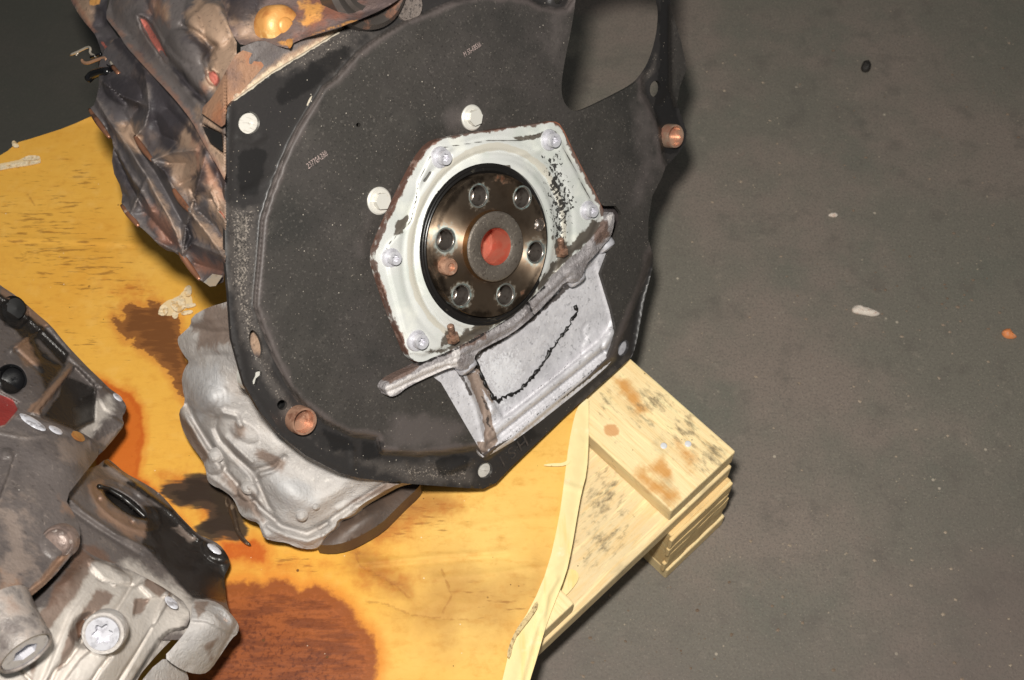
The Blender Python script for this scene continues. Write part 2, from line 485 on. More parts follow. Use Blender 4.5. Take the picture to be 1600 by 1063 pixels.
def grid_box(sx, sy, sz, nx, ny, jit=0, seed=0):
    """board with a finely divided top"""
    rng = np.random.default_rng(seed)
    xs = np.linspace(-sx/2, sx/2, nx+1); ys = np.linspace(-sy/2, sy/2, ny+1); vs, fs = [], []
    X, Y = np.meshgrid(xs, ys); m_ = (nx+1)*(ny+1)
    for z in (sz/2, -sz/2):
        for a, b in zip(X.ravel(), Y.ravel()):
            vs.append((a, b, z + (jit*noise.noise((a*9, b*60, seed)) if z > 0 else 0)))
    idx = lambda i, j, l: l*m_ + j*(nx+1)+i
    for j in range(ny):
        for i in range(nx):
            fs.append((idx(i, j, 0), idx(i+1, j, 0), idx(i+1, j+1, 0), idx(i, j+1, 0)))
            fs.append((idx(i, j, 1), idx(i, j+1, 1), idx(i+1, j+1, 1), idx(i+1, j, 1)))
    for i in range(nx):
        fs.append((idx(i, 0, 1), idx(i+1, 0, 1), idx(i+1, 0, 0), idx(i, 0, 0))); fs.append((idx(i+1, ny, 1), idx(i, ny, 1), idx(i, ny, 0), idx(i+1, ny, 0)))
    for j in range(ny):
        fs.append((idx(0, j+1, 1), idx(0, j, 1), idx(0, j, 0), idx(0, j+1, 0))); fs.append((idx(nx, j, 1), idx(nx, j+1, 1), idx(nx, j+1, 0), idx(nx, j, 0)))
    if HAND < 0: fs = [f[::-1] for f in fs]
    return vs, fs
def px_masks(vs, M, spec):
    """masks painted in picture pixels on a part placed with M"""
    w = np.array([tuple(M @ Vector(p)) for p in vs]) - CAM_C
    d = w @ CAM_F; u = W/2 + F*(w @ CAM_R)/d; v = H/2 - F*(w @ CAM_U)/d
    return {k: f(u, v) for k, f in spec.items()}
NOM = lambda u, v: np.full(np.shape(u), -3.0)
wm_spec = dict(stain=mask([([(960, 590), (985, 600), (1010, 640), (1000, 650), (975, 625)], 12), ([(1030, 715), (1055, 740), (1050, 755), (1015, 735)], 10), ([(1060, 690), (1090, 720), (1075, 735)], 12),
                           ([(1000, 730), (1060, 775), (1050, 790), (990, 745)], 14)]),
               scuff=mask([([(990, 610), (1035, 615), (1040, 640), (1000, 640)], 30), ([(940, 620), (960, 610), (960, 640), (945, 650)], 20), ([(985, 635), (1010, 650), (1020, 670), (1000, 665)], 16),
                           ([(1090, 690), (1130, 700), (1125, 725), (1090, 730)], 30), ([(915, 770), (955, 745), (975, 780), (930, 810)], 40), ([(920, 850), (960, 820), (970, 840), (925, 880)], 40), ([(1060, 650), (1090, 660), (1085, 690), (1050, 680)], 30)]),
               knot=mask([(circle((955, 672), 13, 20, 10, .3), 5)]))
def board(name, a, b, z, sa, sb, sz, mat, seed, nx=40, ny=24, jit=.0006, bev=.0018):
    M = pal_M(a+sa/2, b+sb/2, z+sz/2); vs, fs = grid_box(sa, sb, sz, nx, ny, jit, seed)
    o = link(name, mesh(vs, fs, False, px_masks(vs, M, wm_spec)), mat, pallet, M)
    return bevel(o, bev, 2)
TH = .022
b0 = board('deck_board', 0, 0, DECK-TH, LA, BW, TH, MWOOD_A, 1, 120, 30, .0008)
nb = 5; gap = (LB-BW)/(nb-1)
for i in range(1, nb): board('deck_board', 0, max(i*gap, .2), DECK-TH, LA, BW, TH, MWOOD_A, 1+i, 20, 4)
SW = .115
for k, a in enumerate((-.003, LA/2-SW/2, LA-SW)): board('stringer_board', a, .003, DECK-2*TH, SW, LB-.006, TH-.0006, MWOOD_B, 20+k, 12, 120, .0005)
MBLK = wood('pine_block', srgb(228, 196, 140), 1, .6)
for a in (-.008, LA/2-SW/2, LA-SW-.002):
    for b in (.004, LB/2-BW/2, LB-BW-.004): board('block', a, b, TH, SW-.006, BW-.004, DECK-3*TH-.0006, MBLK, int(a*90+b*70), 6, 6, .0006)
for k, b in enumerate((.002, LB/2-BW/2, LB-BW-.002)): board('bottom_board', -.013, b, 0.0005, LA, BW-.002, TH-.001, MWOOD_A, 40+k, 30, 6, .0005)
# sawn grooves on the block end: thin splinters standing proud of it
rng = random.Random(12); zz = TH + .0002
for k in range(4):
    th = (.0185, .0225, .0160, .0205)[k]; zz += th*.5; px_ = rng.uniform(-.0006, .0006)
    M = pal_M(-.0085+px_, .004+BW*.5+rng.uniform(-.002, .002), zz); zz += th*.5
    vs, fs = grid_box(.004, BW*rng.uniform(.97, .99), th*.985, 2, 20, 0, k)
    vs = [(x+.0006*noise.noise((y*80, k*3.1, 0)), y, z+.0009*noise.noise((y*25, zz*30, 5))) for x, y, z in vs]
    bevel(link('end_splinter', mesh(vs, fs, False, px_masks(vs, M, wm_spec)), MBLK, pallet, M), .0008, 1)
MNAIL = Mat('nail_steel', srgb(222, 222, 224), .5, .2).done()
nv, nf = lathe([(0.0001, .0002), (.0022, .0002), (.0030, .0001), (.0031, -.002)], 12); nme = mesh(nv, nf, True)
for (u, v) in ((1037, 697), (1075, 694)):
    p = at(u, v, t_height(u, v, DECK)); o = link('nail', nme, MNAIL, b0, Matrix.Translation(Vector(p)+Vector((0, 0, .0006))))

# ---------------------------------------------------------------- cardboard
CT = DECK + .0065
tdeck = lambda u, v: t_height(u, v, CT)
m = Mat('cardboard', srgb(226, 170, 70), .72, spec=.3)
m.masked('pale', srgb(236, 196, 112), .95, 14, .7, -.4, 1.5)  # paler lower right; lighting is partly put into this colour
m.patches(srgb(218, 152, 52), 7, .42, .7, .45).patches(srgb(236, 188, 94), 11, .5, .75, .45, off=(2, 2, 2)).patches(srgb(205, 146, 60), 90, .5, .74, .45, detail=8, nrough=.75, off=(3, 0, 0))
m.patches(srgb(196, 128, 40), 120, .5, .75, .35, stretch=(.5, 1, 1))
m.masked('streak', srgb(126, 80, 34), .6, 300, 2.6, 1.25, 1.9, stretch=(.16, 1, 1))
m.patches(srgb(150, 102, 44), 330, .62, .8, .4, stretch=(.12, 1, 1), off=(5, 1, 0)).patches(srgb(232, 184, 98), 60, .5, .76, .4, off=(1, 6, 0))
m.masked('rust', srgb(192, 104, 34), .75, 90, 1.6, -.1, 1.9).masked('bigoil', srgb(214, 128, 44), .75, 60, 1.0, -2.4, .3).masked('oil', srgb(200, 124, 50), .6, 90, 1.2, -1.6, .3).masked('wet', srgb(212, 128, 44), .6, 90, 1.2, -2.2, .3)
m.masked('wet', srgb(188, 88, 24), .9, 90, 1.2, -.2, 1.2, rough=.5)
m.masked('oil', srgb(124, 76, 40), .9, 150, 2.2, .2, .8, rough=.6, stretch=(.6, 1, 1))
m.masked('bigoil', srgb(138, 70, 28), .93, 150, 1.2, -.2, 1.3, rough=.5)
m.masked('bigcore', srgb(96, 44, 18), .85, 40, 1.6, 0, 1.3).masked('bigoil', srgb(168, 92, 44), .5, 300, 3.4, 2.0, 3.2).masked('bigoil', srgb(84, 36, 16), .5, 120, 4.0, 2.4, 3.6, stretch=(.2, 1, 1))
m.masked('oil', srgb(82, 46, 24), .5, 260, 3.2, 1.4, 2.6, stretch=(.2, 1, 1)).masked('wet', srgb(206, 112, 38), .5, 120, 3, 1.4, 2.6)
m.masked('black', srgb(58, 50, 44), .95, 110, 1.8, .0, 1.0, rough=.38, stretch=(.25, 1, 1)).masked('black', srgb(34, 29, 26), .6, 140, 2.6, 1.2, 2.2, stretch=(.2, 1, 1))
m.masked('torn', srgb(226, 203, 160), .9, 160, .8, .45, .6)
m.masked('crack', srgb(150, 96, 40), .42, 200, 2.4, .3, 1.9)
m.masked('smear_shadow', srgb(120, 74, 40), .7, 140, 3.0, 1.2, 2.8, stretch=(.3, 1, 1)).masked('smear_shadow', srgb(150, 92, 40), .6, 30, 1.0, -.6, 1.4)
m.specks(srgb(96, 58, 22), 75, .12, .9, .6).specks(srgb(60, 40, 24), 150, .1, .8, .62)
m.specks(srgb(240, 220, 190), 130, .09, .8, .6)
m.grain(160, .22, .0012, 4, (.25, 1, 1)).grain(700, .18, .0005)
MCARD = m.done()
MCREAM = Mat('cardboard_liner', srgb(238, 218, 162), .75, spec=.25).patches(srgb(232, 198, 116), 30, .5, .7, .6, stretch=(3, .4, 1)).patches(srgb(250, 238, 200), 60, .55, .7, .5).specks(srgb(130, 90, 50), 120, .12, .7, .62).grain(120, .4, .001).done()
card = empty('cardboard_sheet', tuple(at(500, 800, t_height(500, 800, DECK))), 'oil stained yellow cardboard sheet lying on the pallet under the engine', 'cardboard')
WORLDM[card.name] = Matrix.Translation(card.location)
edge_r = [(915, 600), (905, 635), (899, 648), (890, 691), (882, 756), (875, 808), (858, 886), (832, 947), (802, 994), (786, 1063), (774, 1110)]
edge_top = [(-70, 262), (-20, 250), (0, 243), (12, 236), (22, 227), (30, 222), (48, 217), (70, 210), (95, 202), (118, 193), (140, 183), (150, 181)]
card_out = edge_top + [(260, 130), (400, 120), (560, 140), (720, 300), (880, 540)] + edge_r + [(300, 1115), (-70, 1115)]
crease1 = [(-70, 372), (60, 374), (120, 377), (180, 380), (245, 382)]
crease2 = [(562, 881), (640, 874), (700, 868), (790, 862)]
crease3 = [(680, 903), (760, 897), (856, 884)]
crack1 = [(552, 842), (556, 868), (562, 884), (590, 898), (618, 915), (640, 935)]
crack2 = [(570, 940), (600, 943), (640, 960), (690, 967), (730, 968)]
cf = [ridge(crease1, 3.5, 1.1), ridge([(p[0], p[1]+7) for p in crease1], 4, -.6), ridge(crease2, 4, 1.6), ridge([(p[0], p[1]+8) for p in crease2], 4, -1.0), ridge(crease3, 4, 1.0),
      ridge([(720, 826), (800, 812), (880, 806)], 5, .7), ridge([(700, 975), (740, 930), (780, 905)], 12, .8), ridge(crack1, 3, -1.0), ridge(crack2, 3, -.8),
      ridge([(690, 900), (705, 930), (690, 960)], 5, .8), ridge([(640, 990), (650, 960), (690, 935)], 6, .7), ridge([(100, 190), (145, 183)], 5, 2), ridge([(728, 800), (750, 786), (765, 775)], 5, .8),
      ridge([(700, 940), (740, 945), (760, 935)], 4, .6), ridge([(150, 430), (260, 445)], 40, .8), ridge([(840, 1060), (790, 1020), (740, 1015)], 9, .6)]
cm = dict(
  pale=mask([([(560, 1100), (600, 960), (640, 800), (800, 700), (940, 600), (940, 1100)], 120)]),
  streak=mask([([(-60, 290), (100, 215), (170, 215), (200, 330), (300, 440), (200, 560), (100, 520), (-60, 440)], 140), ([(70, 225), (170, 225), (180, 330), (110, 340)], 50), ([(-40, 440), (100, 470), (170, 600), (120, 560), (40, 480)], 40), ([(60, 460), (170, 520), (160, 600)], 40),
               ([(700, 900), (860, 910), (850, 1000), (720, 960)], 60), ([(560, 770), (740, 770), (720, 860), (540, 860)], 50), ([(420, 860), (500, 870), (500, 900), (420, 895)], 20)]),
  rust=mask([([(165, 450), (195, 438), (235, 445), (245, 470), (200, 475)], 26), ([(540, 880), (590, 870), (640, 900), (640, 935), (600, 930), (560, 905)], 34), ([(200, 590), (222, 640), (220, 720), (190, 740), (165, 640)], 22), ([(560, 850), (640, 790), (720, 775), (740, 790), (650, 830), (570, 880)], 30),  # orange stains; the shadow by the crease is painted with them
             ([(250, 735), (330, 735), (350, 800), (390, 850), (340, 870), (300, 800), (230, 775)], 18), ([(380, 860), (470, 870), (520, 880), (470, 900), (390, 890)], 24)]),
  wet=mask([([(150, 590), (185, 606), (205, 615), (220, 640), (226, 680), (220, 720), (216, 745), (240, 762), (262, 790), (300, 830), (230, 820), (150, 740), (140, 640)], 5),
            ([(345, 845), (372, 848), (395, 845), (420, 860), (412, 880), (380, 872), (352, 880)], 8)]),
  oil=mask([([(178, 505), (176, 494), (190, 500), (196, 477), (212, 474), (228, 478), (240, 472), (262, 480), (280, 500), (292, 560), (296, 640), (284, 620), (272, 600), (262, 578), (240, 560), (222, 548), (206, 535), (212, 528), (196, 534), (186, 520)], 7)]),
  bigoil=mask([([(330, 900), (352, 912), (380, 908), (408, 914), (430, 905), (450, 908), (468, 922), (490, 914), (508, 920), (528, 934), (548, 952), (562, 974), (580, 990), (590, 1015), (590, 1045), (584, 1070), (582, 1120), (280, 1120), (300, 980)], 9)]),
  bigcore=mask([([(340, 960), (400, 950), (470, 965), (520, 1000), (540, 1050), (540, 1120), (300, 1120)], 60)]),
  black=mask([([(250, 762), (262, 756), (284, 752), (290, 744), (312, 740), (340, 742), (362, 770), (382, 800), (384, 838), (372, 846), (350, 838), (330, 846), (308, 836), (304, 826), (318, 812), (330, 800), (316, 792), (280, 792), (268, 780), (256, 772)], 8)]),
  smear_shadow=mask([([(560, 790), (600, 766), (700, 768), (712, 790), (650, 812), (590, 842), (566, 836)], 24), ([(545, 850), (575, 860), (640, 905), (650, 940), (600, 925), (560, 890)], 22), ([(690, 905), (850, 905), (840, 960), (760, 985), (700, 950)], 90), ([(730, 880), (760, 900), (700, 1000), (640, 960)], 60)]),  # brown smears plus a shadow by the crease, painted in the colour
  torn=mask([([(0, 256), (30, 250), (44, 243), (62, 244), (64, 253), (40, 259), (12, 263), (-20, 268)], 2), ([(246, 492), (250, 478), (262, 470), (280, 462), (294, 446), (298, 460), (304, 478), (290, 482), (276, 492), (258, 494)], 4)]),
  crack=lambda u, v: np.maximum.reduce([2-dist_poly(u, v, c)/1.6 for c in (crack1, crack2, [(690, 890), (706, 930), (690, 962)], [(30, 395), (38, 400)], [(40, 300), (54, 320)])]))
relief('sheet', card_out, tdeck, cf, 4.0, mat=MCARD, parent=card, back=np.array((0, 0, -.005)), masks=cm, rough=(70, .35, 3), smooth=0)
# printed liner folded over along the torn right edge
fold_l = [(905, 632), (898, 648), (889, 691), (881, 756), (874, 808), (857, 886), (831, 947), (801, 994), (785, 1063), (773, 1110)]
fold_r = [(920, 620), (920, 640), (920, 690), (917, 739), (909, 768), (903, 800), (893, 860), (884, 899), (864, 948), (851, 985), (840, 1025), (828, 1063), (815, 1110)]
fo = fold_l[::-1] + fold_r
tf = lambda u, v: t_height(u, v, CT + .003 - .0075*sstep(dist_poly(u, v, fold_l)/45.0))
o = relief('folded_edge', fo, tf, [ridge([(878, 756), (920, 770)], 5, 1.6), ridge([(884, 700), (918, 690)], 8, .9), ridge([(858, 890), (890, 870)], 6, 1.0), ridge([(848, 985), (855, 930), (870, 905)], 4, 2.0), ridge([(812, 1075), (832, 1000), (846, 960)], 4, 1.8), ridge(fold_r, 3, 1.2), ridge([(830, 950), (845, 925)], 4, 1.0)],
       3.0, mat=MCREAM, parent=card, back=np.array((0, 0, -.004)), smooth=1, rough=(25, .5, 4))
MPULP = Mat('torn_pulp', srgb(214, 190, 140), .85).patches(srgb(120, 88, 60), 260, .5, .66, .7).grain(400, .9, .002).done()
relief('torn_edge', [(838, 938), (828, 956), (812, 975), (800, 996), (791, 1024), (797, 1030), (803, 1000), (818, 980), (832, 962), (842, 946)], lambda u, v: t_height(u, v, CT+.0065), [], 2.5, mat=MPULP, parent=card, smooth=1, rough=(6, 1.2, 5), back=np.array((0, 0, -.004)))
relief('torn_liner', [(880, 900), (890, 888), (903, 893), (905, 905), (893, 922), (872, 942), (866, 945)], lambda u, v: t_height(u, v, DECK-.019), [], 3, mat=MCREAM, parent=card, smooth=1, rough=(14, .6, 2), back=np.array((0, 0, -.001)))
# loose slivers and curls of paper that lie on the sheet
relief('paper_curl', [(846, 727), (862, 724), (880, 724), (890, 716), (892, 722), (884, 728), (862, 729)], lambda u, v: t_height(u, v, CT+.004), [], 2, mat=MCREAM, parent=card, smooth=1, back=np.array((0, 0, -.0006)))
relief('lifted_liner', [(351, 780), (356, 770), (364, 778), (368, 800), (374, 828), (384, 843), (394, 852), (386, 852), (374, 843), (366, 828), (360, 806), (354, 798)],
       lambda u, v: t_height(u, v, CT+.004), [ridge([(357, 775), (364, 800), (372, 832), (388, 850)], 5, 5)], 2, smooth=1, back=np.array((0, 0, -.002)),
       mat=Mat('oily_liner', srgb(70, 58, 48), .25).patches(srgb(150, 130, 110), 120, .55, .7, .6).done(), parent=card)
def shred(pts, h, mat=None, rough=(5, 1.4, 9), parent=card, name='torn_shred'):
    return relief(name, pts, lambda u, v: t_height(u, v, CT+h), [], 2.0, mat=mat or MCREAM, parent=parent, smooth=1, rough=rough, back=np.array((0, 0, -.001)))
MSHRED = Mat('paper_shred', srgb(228, 207, 172), .85).patches(srgb(206, 160, 90), 160, .5, .65, .7).grain(300, .8, .002).done()
scrap = empty('torn_paper', tuple(at(272, 478, t_height(272, 478, CT))), 'ragged pale scrap of torn paper on the cardboard left of the silver casting', 'paper scrap')
WORLDM[scrap.name] = Matrix.Translation(scrap.location)
for pts in ([(246, 490), (252, 476), (262, 478), (262, 490), (254, 494)], [(264, 474), (276, 463), (288, 462), (290, 478), (282, 488), (272, 486)], [(288, 448), (298, 445), (300, 456), (296, 464), (288, 462)],
            [(286, 476), (304, 473), (307, 478), (290, 482)], [(282, 487), (300, 484), (302, 489), (284, 493)], [(268, 488), (279, 488), (277, 497), (270, 498)]):
    shred(pts, .0035, MSHRED, parent=scrap)
shred([(-30, 268), (0, 258), (30, 253), (62, 251), (64, 254), (40, 259), (10, 263), (-30, 273)], .002, MSHRED, name='torn_strip')
shred([(33, 250), (42, 243), (60, 243), (64, 248), (46, 251)], .002, MSHRED, name='torn_strip')
shred([(18, 222), (22, 219), (30, 227), (28, 230), (20, 230)], .004, MSHRED, name='torn_strip')
# ---------------------------------------------------------------- engine: materials
m = Mat('black_sheet_steel', srgb(57, 54, 51), .52, spec=.42)
m.patches(srgb(70, 65, 63), 9, .42, .7, .7).patches(srgb(44, 43, 41), 13, .48, .68, .65, off=(2, 0, 5)).patches(srgb(74, 70, 66), 46, .5, .75, .5, stretch=(1, .5, 1), off=(6, 0, 5))
m.patches(srgb(96, 91, 86), 420, .56, .72, .55, detail=3).patches(srgb(34, 32, 31), 520, .56, .7, .5, detail=2, off=(3, 3, 3))
m.masked('haze', srgb(98, 90, 88), .55, 40, 1.2, .2, 1.3)
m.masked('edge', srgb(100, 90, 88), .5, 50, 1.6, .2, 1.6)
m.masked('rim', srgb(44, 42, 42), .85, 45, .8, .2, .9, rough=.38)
m.masked('dirt', srgb(86, 80, 76), .6, 90, 1.8, .1, 1.6, rough=.7)
m.masked('dirt', srgb(150, 140, 130), .7, 700, 5, 2.2, 3.0, rough=.7).masked('dirt', srgb(34, 31, 30), .6, 300, 4, 1.9, 2.8)
m.masked('oily', srgb(30, 29, 29), .8, 110, 1.6, .1, 1.1, rough=.33)
m.masked('bare', srgb(196, 186, 168), .9, 160, 1.2, .5, .9, rough=.45)
m.masked('scratch', srgb(112, 104, 98), .55, 300, 1.6, .5, 1.5)
m.specks(srgb(176, 168, 156), 170, .10, .85, .55).specks(srgb(150, 140, 128), 330, .15, .7, .54).specks(srgb(20, 18, 18), 80, .07, .9, .66)
m.grain(420, .16, .0006).grain(30, .12, .002)
MPLATE = m.done()
m = Mat('coated_aluminium', srgb(206, 207, 204), .42, .12)
m.patches(srgb(192, 197, 190), 22, .45, .65, .7).patches(srgb(232, 232, 222), 30, .5, .7, .6, off=(1, 1, 4))
m.masked('ring_tone', srgb(196, 190, 176), .8, 60, .8)
m.masked('grime', srgb(74, 64, 54), .93, 130, 1.3, .45, .85, rough=.6)
m.masked('spots', srgb(34, 31, 30), .96, 330, 2.2, .85, 1.05, rough=.6)
m.masked('line', srgb(60, 54, 48), .85, 200, .7, .4, .8)
m.masked('rust', srgb(128, 90, 74), .88, 160, 1.8, .4, 1.2, rough=.75)
m.masked('darkrust', srgb(88, 58, 46), .9, 150, 1.3, .5, .85, rough=.8)
m.grain(500, .12, .0005)
MHOUS = m.done()
m = Mat('sump_aluminium', srgb(206, 204, 208), .5, .12)
m.patches(srgb(184, 182, 186), 40, .45, .65, .7).patches(srgb(222, 220, 222), 300, .58, .7, .7, detail=3).patches(srgb(128, 126, 130), 260, .56, .68, .6, off=(3, 2, 1))
m.masked('brown', srgb(132, 112, 98), .92, 120, .8, .35, .7, rough=.8)
m.masked('grime', srgb(58, 50, 46), .92, 150, 1.3, .5, .85, rough=.7)
m.masked('frost', srgb(228, 228, 232), .7, 420, 2.0, .5, 1.1)
m.grain(330, .45, .0012).grain(60, .15, .002)
MSUMP = m.done()
m = Mat('rail_casting', srgb(150, 145, 146), .5, .1)
m.patches(srgb(98, 88, 86), 60, .42, .72, .8, detail=8, nrough=.75).patches(srgb(60, 52, 50), 200, .55, .75, .6, off=(4, 4, 0)).patches(srgb(196, 190, 190), 380, .6, .7, .8, detail=3)
m.masked('brown', srgb(104, 82, 72), .9, 90, 1.2, .3, .9, rough=.7)
m.masked('clean', srgb(206, 200, 198), .9, 100, .9, .3, .8)
m.masked('black', srgb(28, 24, 24), .95, 120, 1.0, .4, .8)
m.grain(420, .8, .0016).grain(150, .5, .002)
MRAIL = m.done()
MSEAL = Mat('black_rubber', srgb(26, 24, 23), .3, spec=.5).patches(srgb(70, 66, 58), 150, .6, .72, .6, rough=.55).grain(200, .2, .0006).done()
MBOLT = Mat('zinc_bolt', srgb(206, 205, 211), .38, .35).patches(srgb(160, 158, 164), 220, .5, .66, .6).grain(500, .25, .0005).done()
MCAP = Mat('pale_bolt', srgb(216, 213, 205), .36, .25).patches(srgb(205, 196, 178), 260, .55, .7, .6).done()
m = Mat('brushed_steel_face', srgb(184, 162, 140), .60, .97)
m.patches(srgb(140, 118, 98), 35, .42, .7, .7).patches(srgb(176, 142, 106), 25, .55, .76, .5, off=(2, 1, 0))
m.masked('halo', srgb(160, 184, 184), .65, 260, 1.8, .3, 1.6, rough=.6, metal=.1)
m.masked('rust', srgb(168, 92, 56), .7, 170, 1.5, .35, 1.3, rough=.6, metal=.3)
m.masked('dark', srgb(46, 36, 30), .7, 60, 1.2, .3, 1.0)
m.b.inputs['Anisotropic'].default_value = .98; m.b.inputs['Anisotropic Rotation'].default_value = 0.25
tn = m.n('ShaderNodeTangent'); tn.direction_type = 'RADIAL'; tn.axis = 'Z'; m.lk(tn.outputs[0], m.b.inputs['Tangent'])
m.specks(srgb(210, 190, 160), 300, .12, .8, .6)
MFACE = m.done()
m = Mat('hub_cast_face', srgb(104, 96, 88), .5, .45)
m.patches(srgb(140, 130, 118), 420, .56, .68, .7, detail=3).patches(srgb(70, 60, 54), 380, .55, .68, .7, off=(4, 1, 0)).specks(srgb(220, 210, 196), 420, .14, .9, .56)
m.grain(600, .5, .0008); MHUB = m.done()
MHUBSIDE = Mat('hub_polished', srgb(150, 118, 84), .3, .9).patches(srgb(100, 78, 58), 60, .5, .7, .7).done()
MCOPPER = Mat('copper_red', srgb(176, 102, 84), .34, .25).patches(srgb(180, 74, 56), 60, .45, .65, .7).patches(srgb(240, 150, 120), 90, .58, .72, .6, off=(1, 4, 0)).grain(300, .2, .0005).done()
MTHREAD = Mat('thread_steel', srgb(176, 166, 158), .28, .85).patches(srgb(120, 104, 96), 220, .5, .66, .7).done()
MHALO = Mat('corroded_lip', srgb(112, 114, 110), .5, .5).patches(srgb(150, 178, 176), 160, .5, .7, .8).done()
MDOWEL = Mat('rusty_dowel', srgb(190, 148, 124), .36, .5).patches(srgb(128, 82, 64), 120, .45, .65, .8).patches(srgb(232, 196, 170), 160, .58, .72, .7, off=(1, 2, 3)).grain(260, .4, .001).done()
MDARK = Mat('black_void', srgb(18, 17, 17), .7).done()

def iron(name, base, tan=srgb(138, 110, 90), rust=srgb(150, 88, 62), rough=.55):
    m = Mat(name, base, rough, spec=.5)
    m.patches(tan, 13, .5, .8, .4, detail=8, nrough=.7).patches(srgb(70, 64, 70), 22, .48, .68, .6, off=(1, 3, 2))
    m.masked('tan', srgb(166, 138, 116), .9, 75, 1.5, -.2, 1.2)
    m.masked('worn', srgb(140, 128, 120), .4, 110, 1.8, .1, 1.6, rough=.42)
    m.masked('rust', rust, .62, 90, 1.6, 0, 1.5, rough=.7)
    m.masked('red', srgb(160, 88, 76), .95, 120, .6, .3, .7, rough=.8)
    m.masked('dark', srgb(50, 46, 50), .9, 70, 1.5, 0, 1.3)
    m.masked('bright', srgb(200, 182, 156), .85, 170, 2.4, .3, 1.3)
    m.masked('amber', srgb(224, 160, 84), .85, 80, 1.3, .5, 1.1)
    m.patches(srgb(48, 43, 44), 300, .56, .74, .5, detail=3, off=(5, 5, 0))
    m.grain(420, .5, .0011).grain(900, .35, .0006).grain(70, .25, .003)
    return m.done()
MFLANK = iron('dark_casting', srgb(84, 79, 80), rust=srgb(152, 104, 82)); MUPPER = iron('upper_casting', srgb(102, 95, 93), rust=srgb(140, 100, 80)); MTOP = iron('rusty_housing', srgb(112, 96, 92), srgb(150, 112, 94))
MBRACK = iron('brown_bracket', srgb(150, 114, 90), srgb(168, 134, 108), srgb(160, 100, 66)); MBLOCK = iron('block_iron', srgb(70, 63, 63))
MLIP = Mat('worn_lip', srgb(150, 104, 80), .32, .5).patches(srgb(80, 62, 54), 80, .5, .64, .8).patches(srgb(236, 214, 196), 110, .6, .72, .7, off=(2, 1, 1)).done()

# ---------------------------------------------------------------- engine: back plate
DISC, RIM = -.019, -.028
engine = empty('engine', tuple(at(620, 480, t_height(620, 480, DECK))), 'rusty engine with black round back plate and crankshaft flange, resting on the cardboard', 'engine')
WORLDM[engine.name] = Matrix.Translation(engine.location)
plate_out = [(351, 300), (350, 205), (351, 186), (356, 168), (366, 157), (428, 112), (476, 83), (528, 51), (580, 28), (626, 0), (670, -40), (760, -75), (900, -95), (1048, -90), (1047, 0), (1049, 16), (1064, 63),
             (1073, 107), (1062, 137), (1058, 163), (1064, 180), (1073, 206), (1071, 223), (1060, 240), (1040, 261), (1034, 278), (1019, 307), (1013, 346), (1013, 374), (1021, 402), (1019, 421), (1007, 469), (996, 528),
             (991, 548), (983, 562), (940, 600), (880, 653), (800, 729), (775, 755), (755, 764), (730, 763), (637, 756), (560, 747), (528, 738), (478, 712), (434, 677), (405, 642), (382, 602), (373, 571), (362, 530), (359, 490), (357, 456), (352, 408)]
disc_out = [(700, 5), (680, 14), (635, 33), (590, 59), (561, 81), (523, 124), (507, 135), (497, 152), (466, 200), (443, 249), (422, 305), (410, 344), (405, 408), (400, 459), (399, 478), (410, 512), (429, 559), (450, 602),
            (476, 632), (507, 658), (546, 678), (590, 684), (594, 706), (655, 710), (700, 706), (742, 700), (760, 716), (960, 560), (978, 512), (1005, 440), (1018, 402), (1060, 330), (1046, 270), (1036, 246), (1031, 203), (1021, 176),
            (1005, 146), (1004, 118), (1010, 100), (1000, -60), (905, -60), (893, 0), (885, 13), (871, 15), (846, 9), (822, -3), (760, -8)]
opening = [(602, 405), (640, 325), (682, 240), (858, 207), (878, 222), (925, 312), (944, 322), (962, 322), (970, 332), (971, 344), (960, 373), (949, 402), (939, 428), (956, 484), (962, 512), (958, 540), (950, 560), (917, 592),
           (810, 677), (771, 702), (757, 712), (753, 708), (689, 598), (678, 590), (660, 570), (645, 548), (612, 455)]
starter = [(902, -60), (900, 0), (892, 50), (883, 91), (876, 137), (881, 162), (897, 176), (916, 170), (955, 151), (991, 132), (1004, 118), (1018, 96), (1030, 55), (1033, 16), (1028, 0), (1026, -60)]
key = [(395, 600), (394, 594), (398, 586), (399, 580), (405, 578), (410, 582), (409, 588), (403, 593), (401, 601), (397, 604)]
slot = circle((400, 538), 9, 20, 23, -.28)
holes = [opening, soften(starter, 2), circle((389, 192), 17, 26, 17.5), circle((1024, 139), 8.5, 20, 13, .15), slot, key, circle((441, 633), 8, 18), circle((758, 735), 11, 22, 13, .5), circle((974, 544), 8, 20, 13, .35), circle((872, -2), 7, 16, 9), circle((560, 195.5), 3.6, 12)]
rimdir = lambda u, v: sd(u, v, disc_out)
wing = [(1047, 10), (1090, 10), (1090, 150), (1056, 170), (1048, 140), (1047, 60)]
dk = plateau(disc_out, 9, 7)
feats = [dk, plateau(wing, -9, 5), ridge([(640, 300), (590, 372), (583, 420)], 16, -1.4), ridge([(640, 250), (735, 205)], 14, -1.0), ridge([(700, 190), (640, 205)], 10, .8), ridge([(610, 330), (592, 400)], 8, .8),
         ridge([(985, 560), (1000, 470), (1020, 402)], 7, -5), ridge([(360, 170), (354, 300), (362, 480), (384, 600), (440, 680), (560, 744)], 5, 1.2), ridge([(405, 560), (420, 590), (446, 620)], 6, 1.2), ridge([(640, 60), (600, 100)], 20, .8),
         ridge([(380, 300), (405, 290), (430, 270)], 6, -1), ridge([(372, 215), (395, 222), (410, 214)], 5, 1.3), ridge([(498, 672), (550, 690), (552, 730)], 4, 1), dome((872, -2), 16, 20, 0, 3), ridge([(870, 250), (905, 300)], 10, -.8),
         ridge([(620, 700), (640, 745)], 5, .8), ridge([(672, 720), (700, 735), (735, 720)], 5, 1.2), dome((1024, 139), 18, 24, 0, 2)]
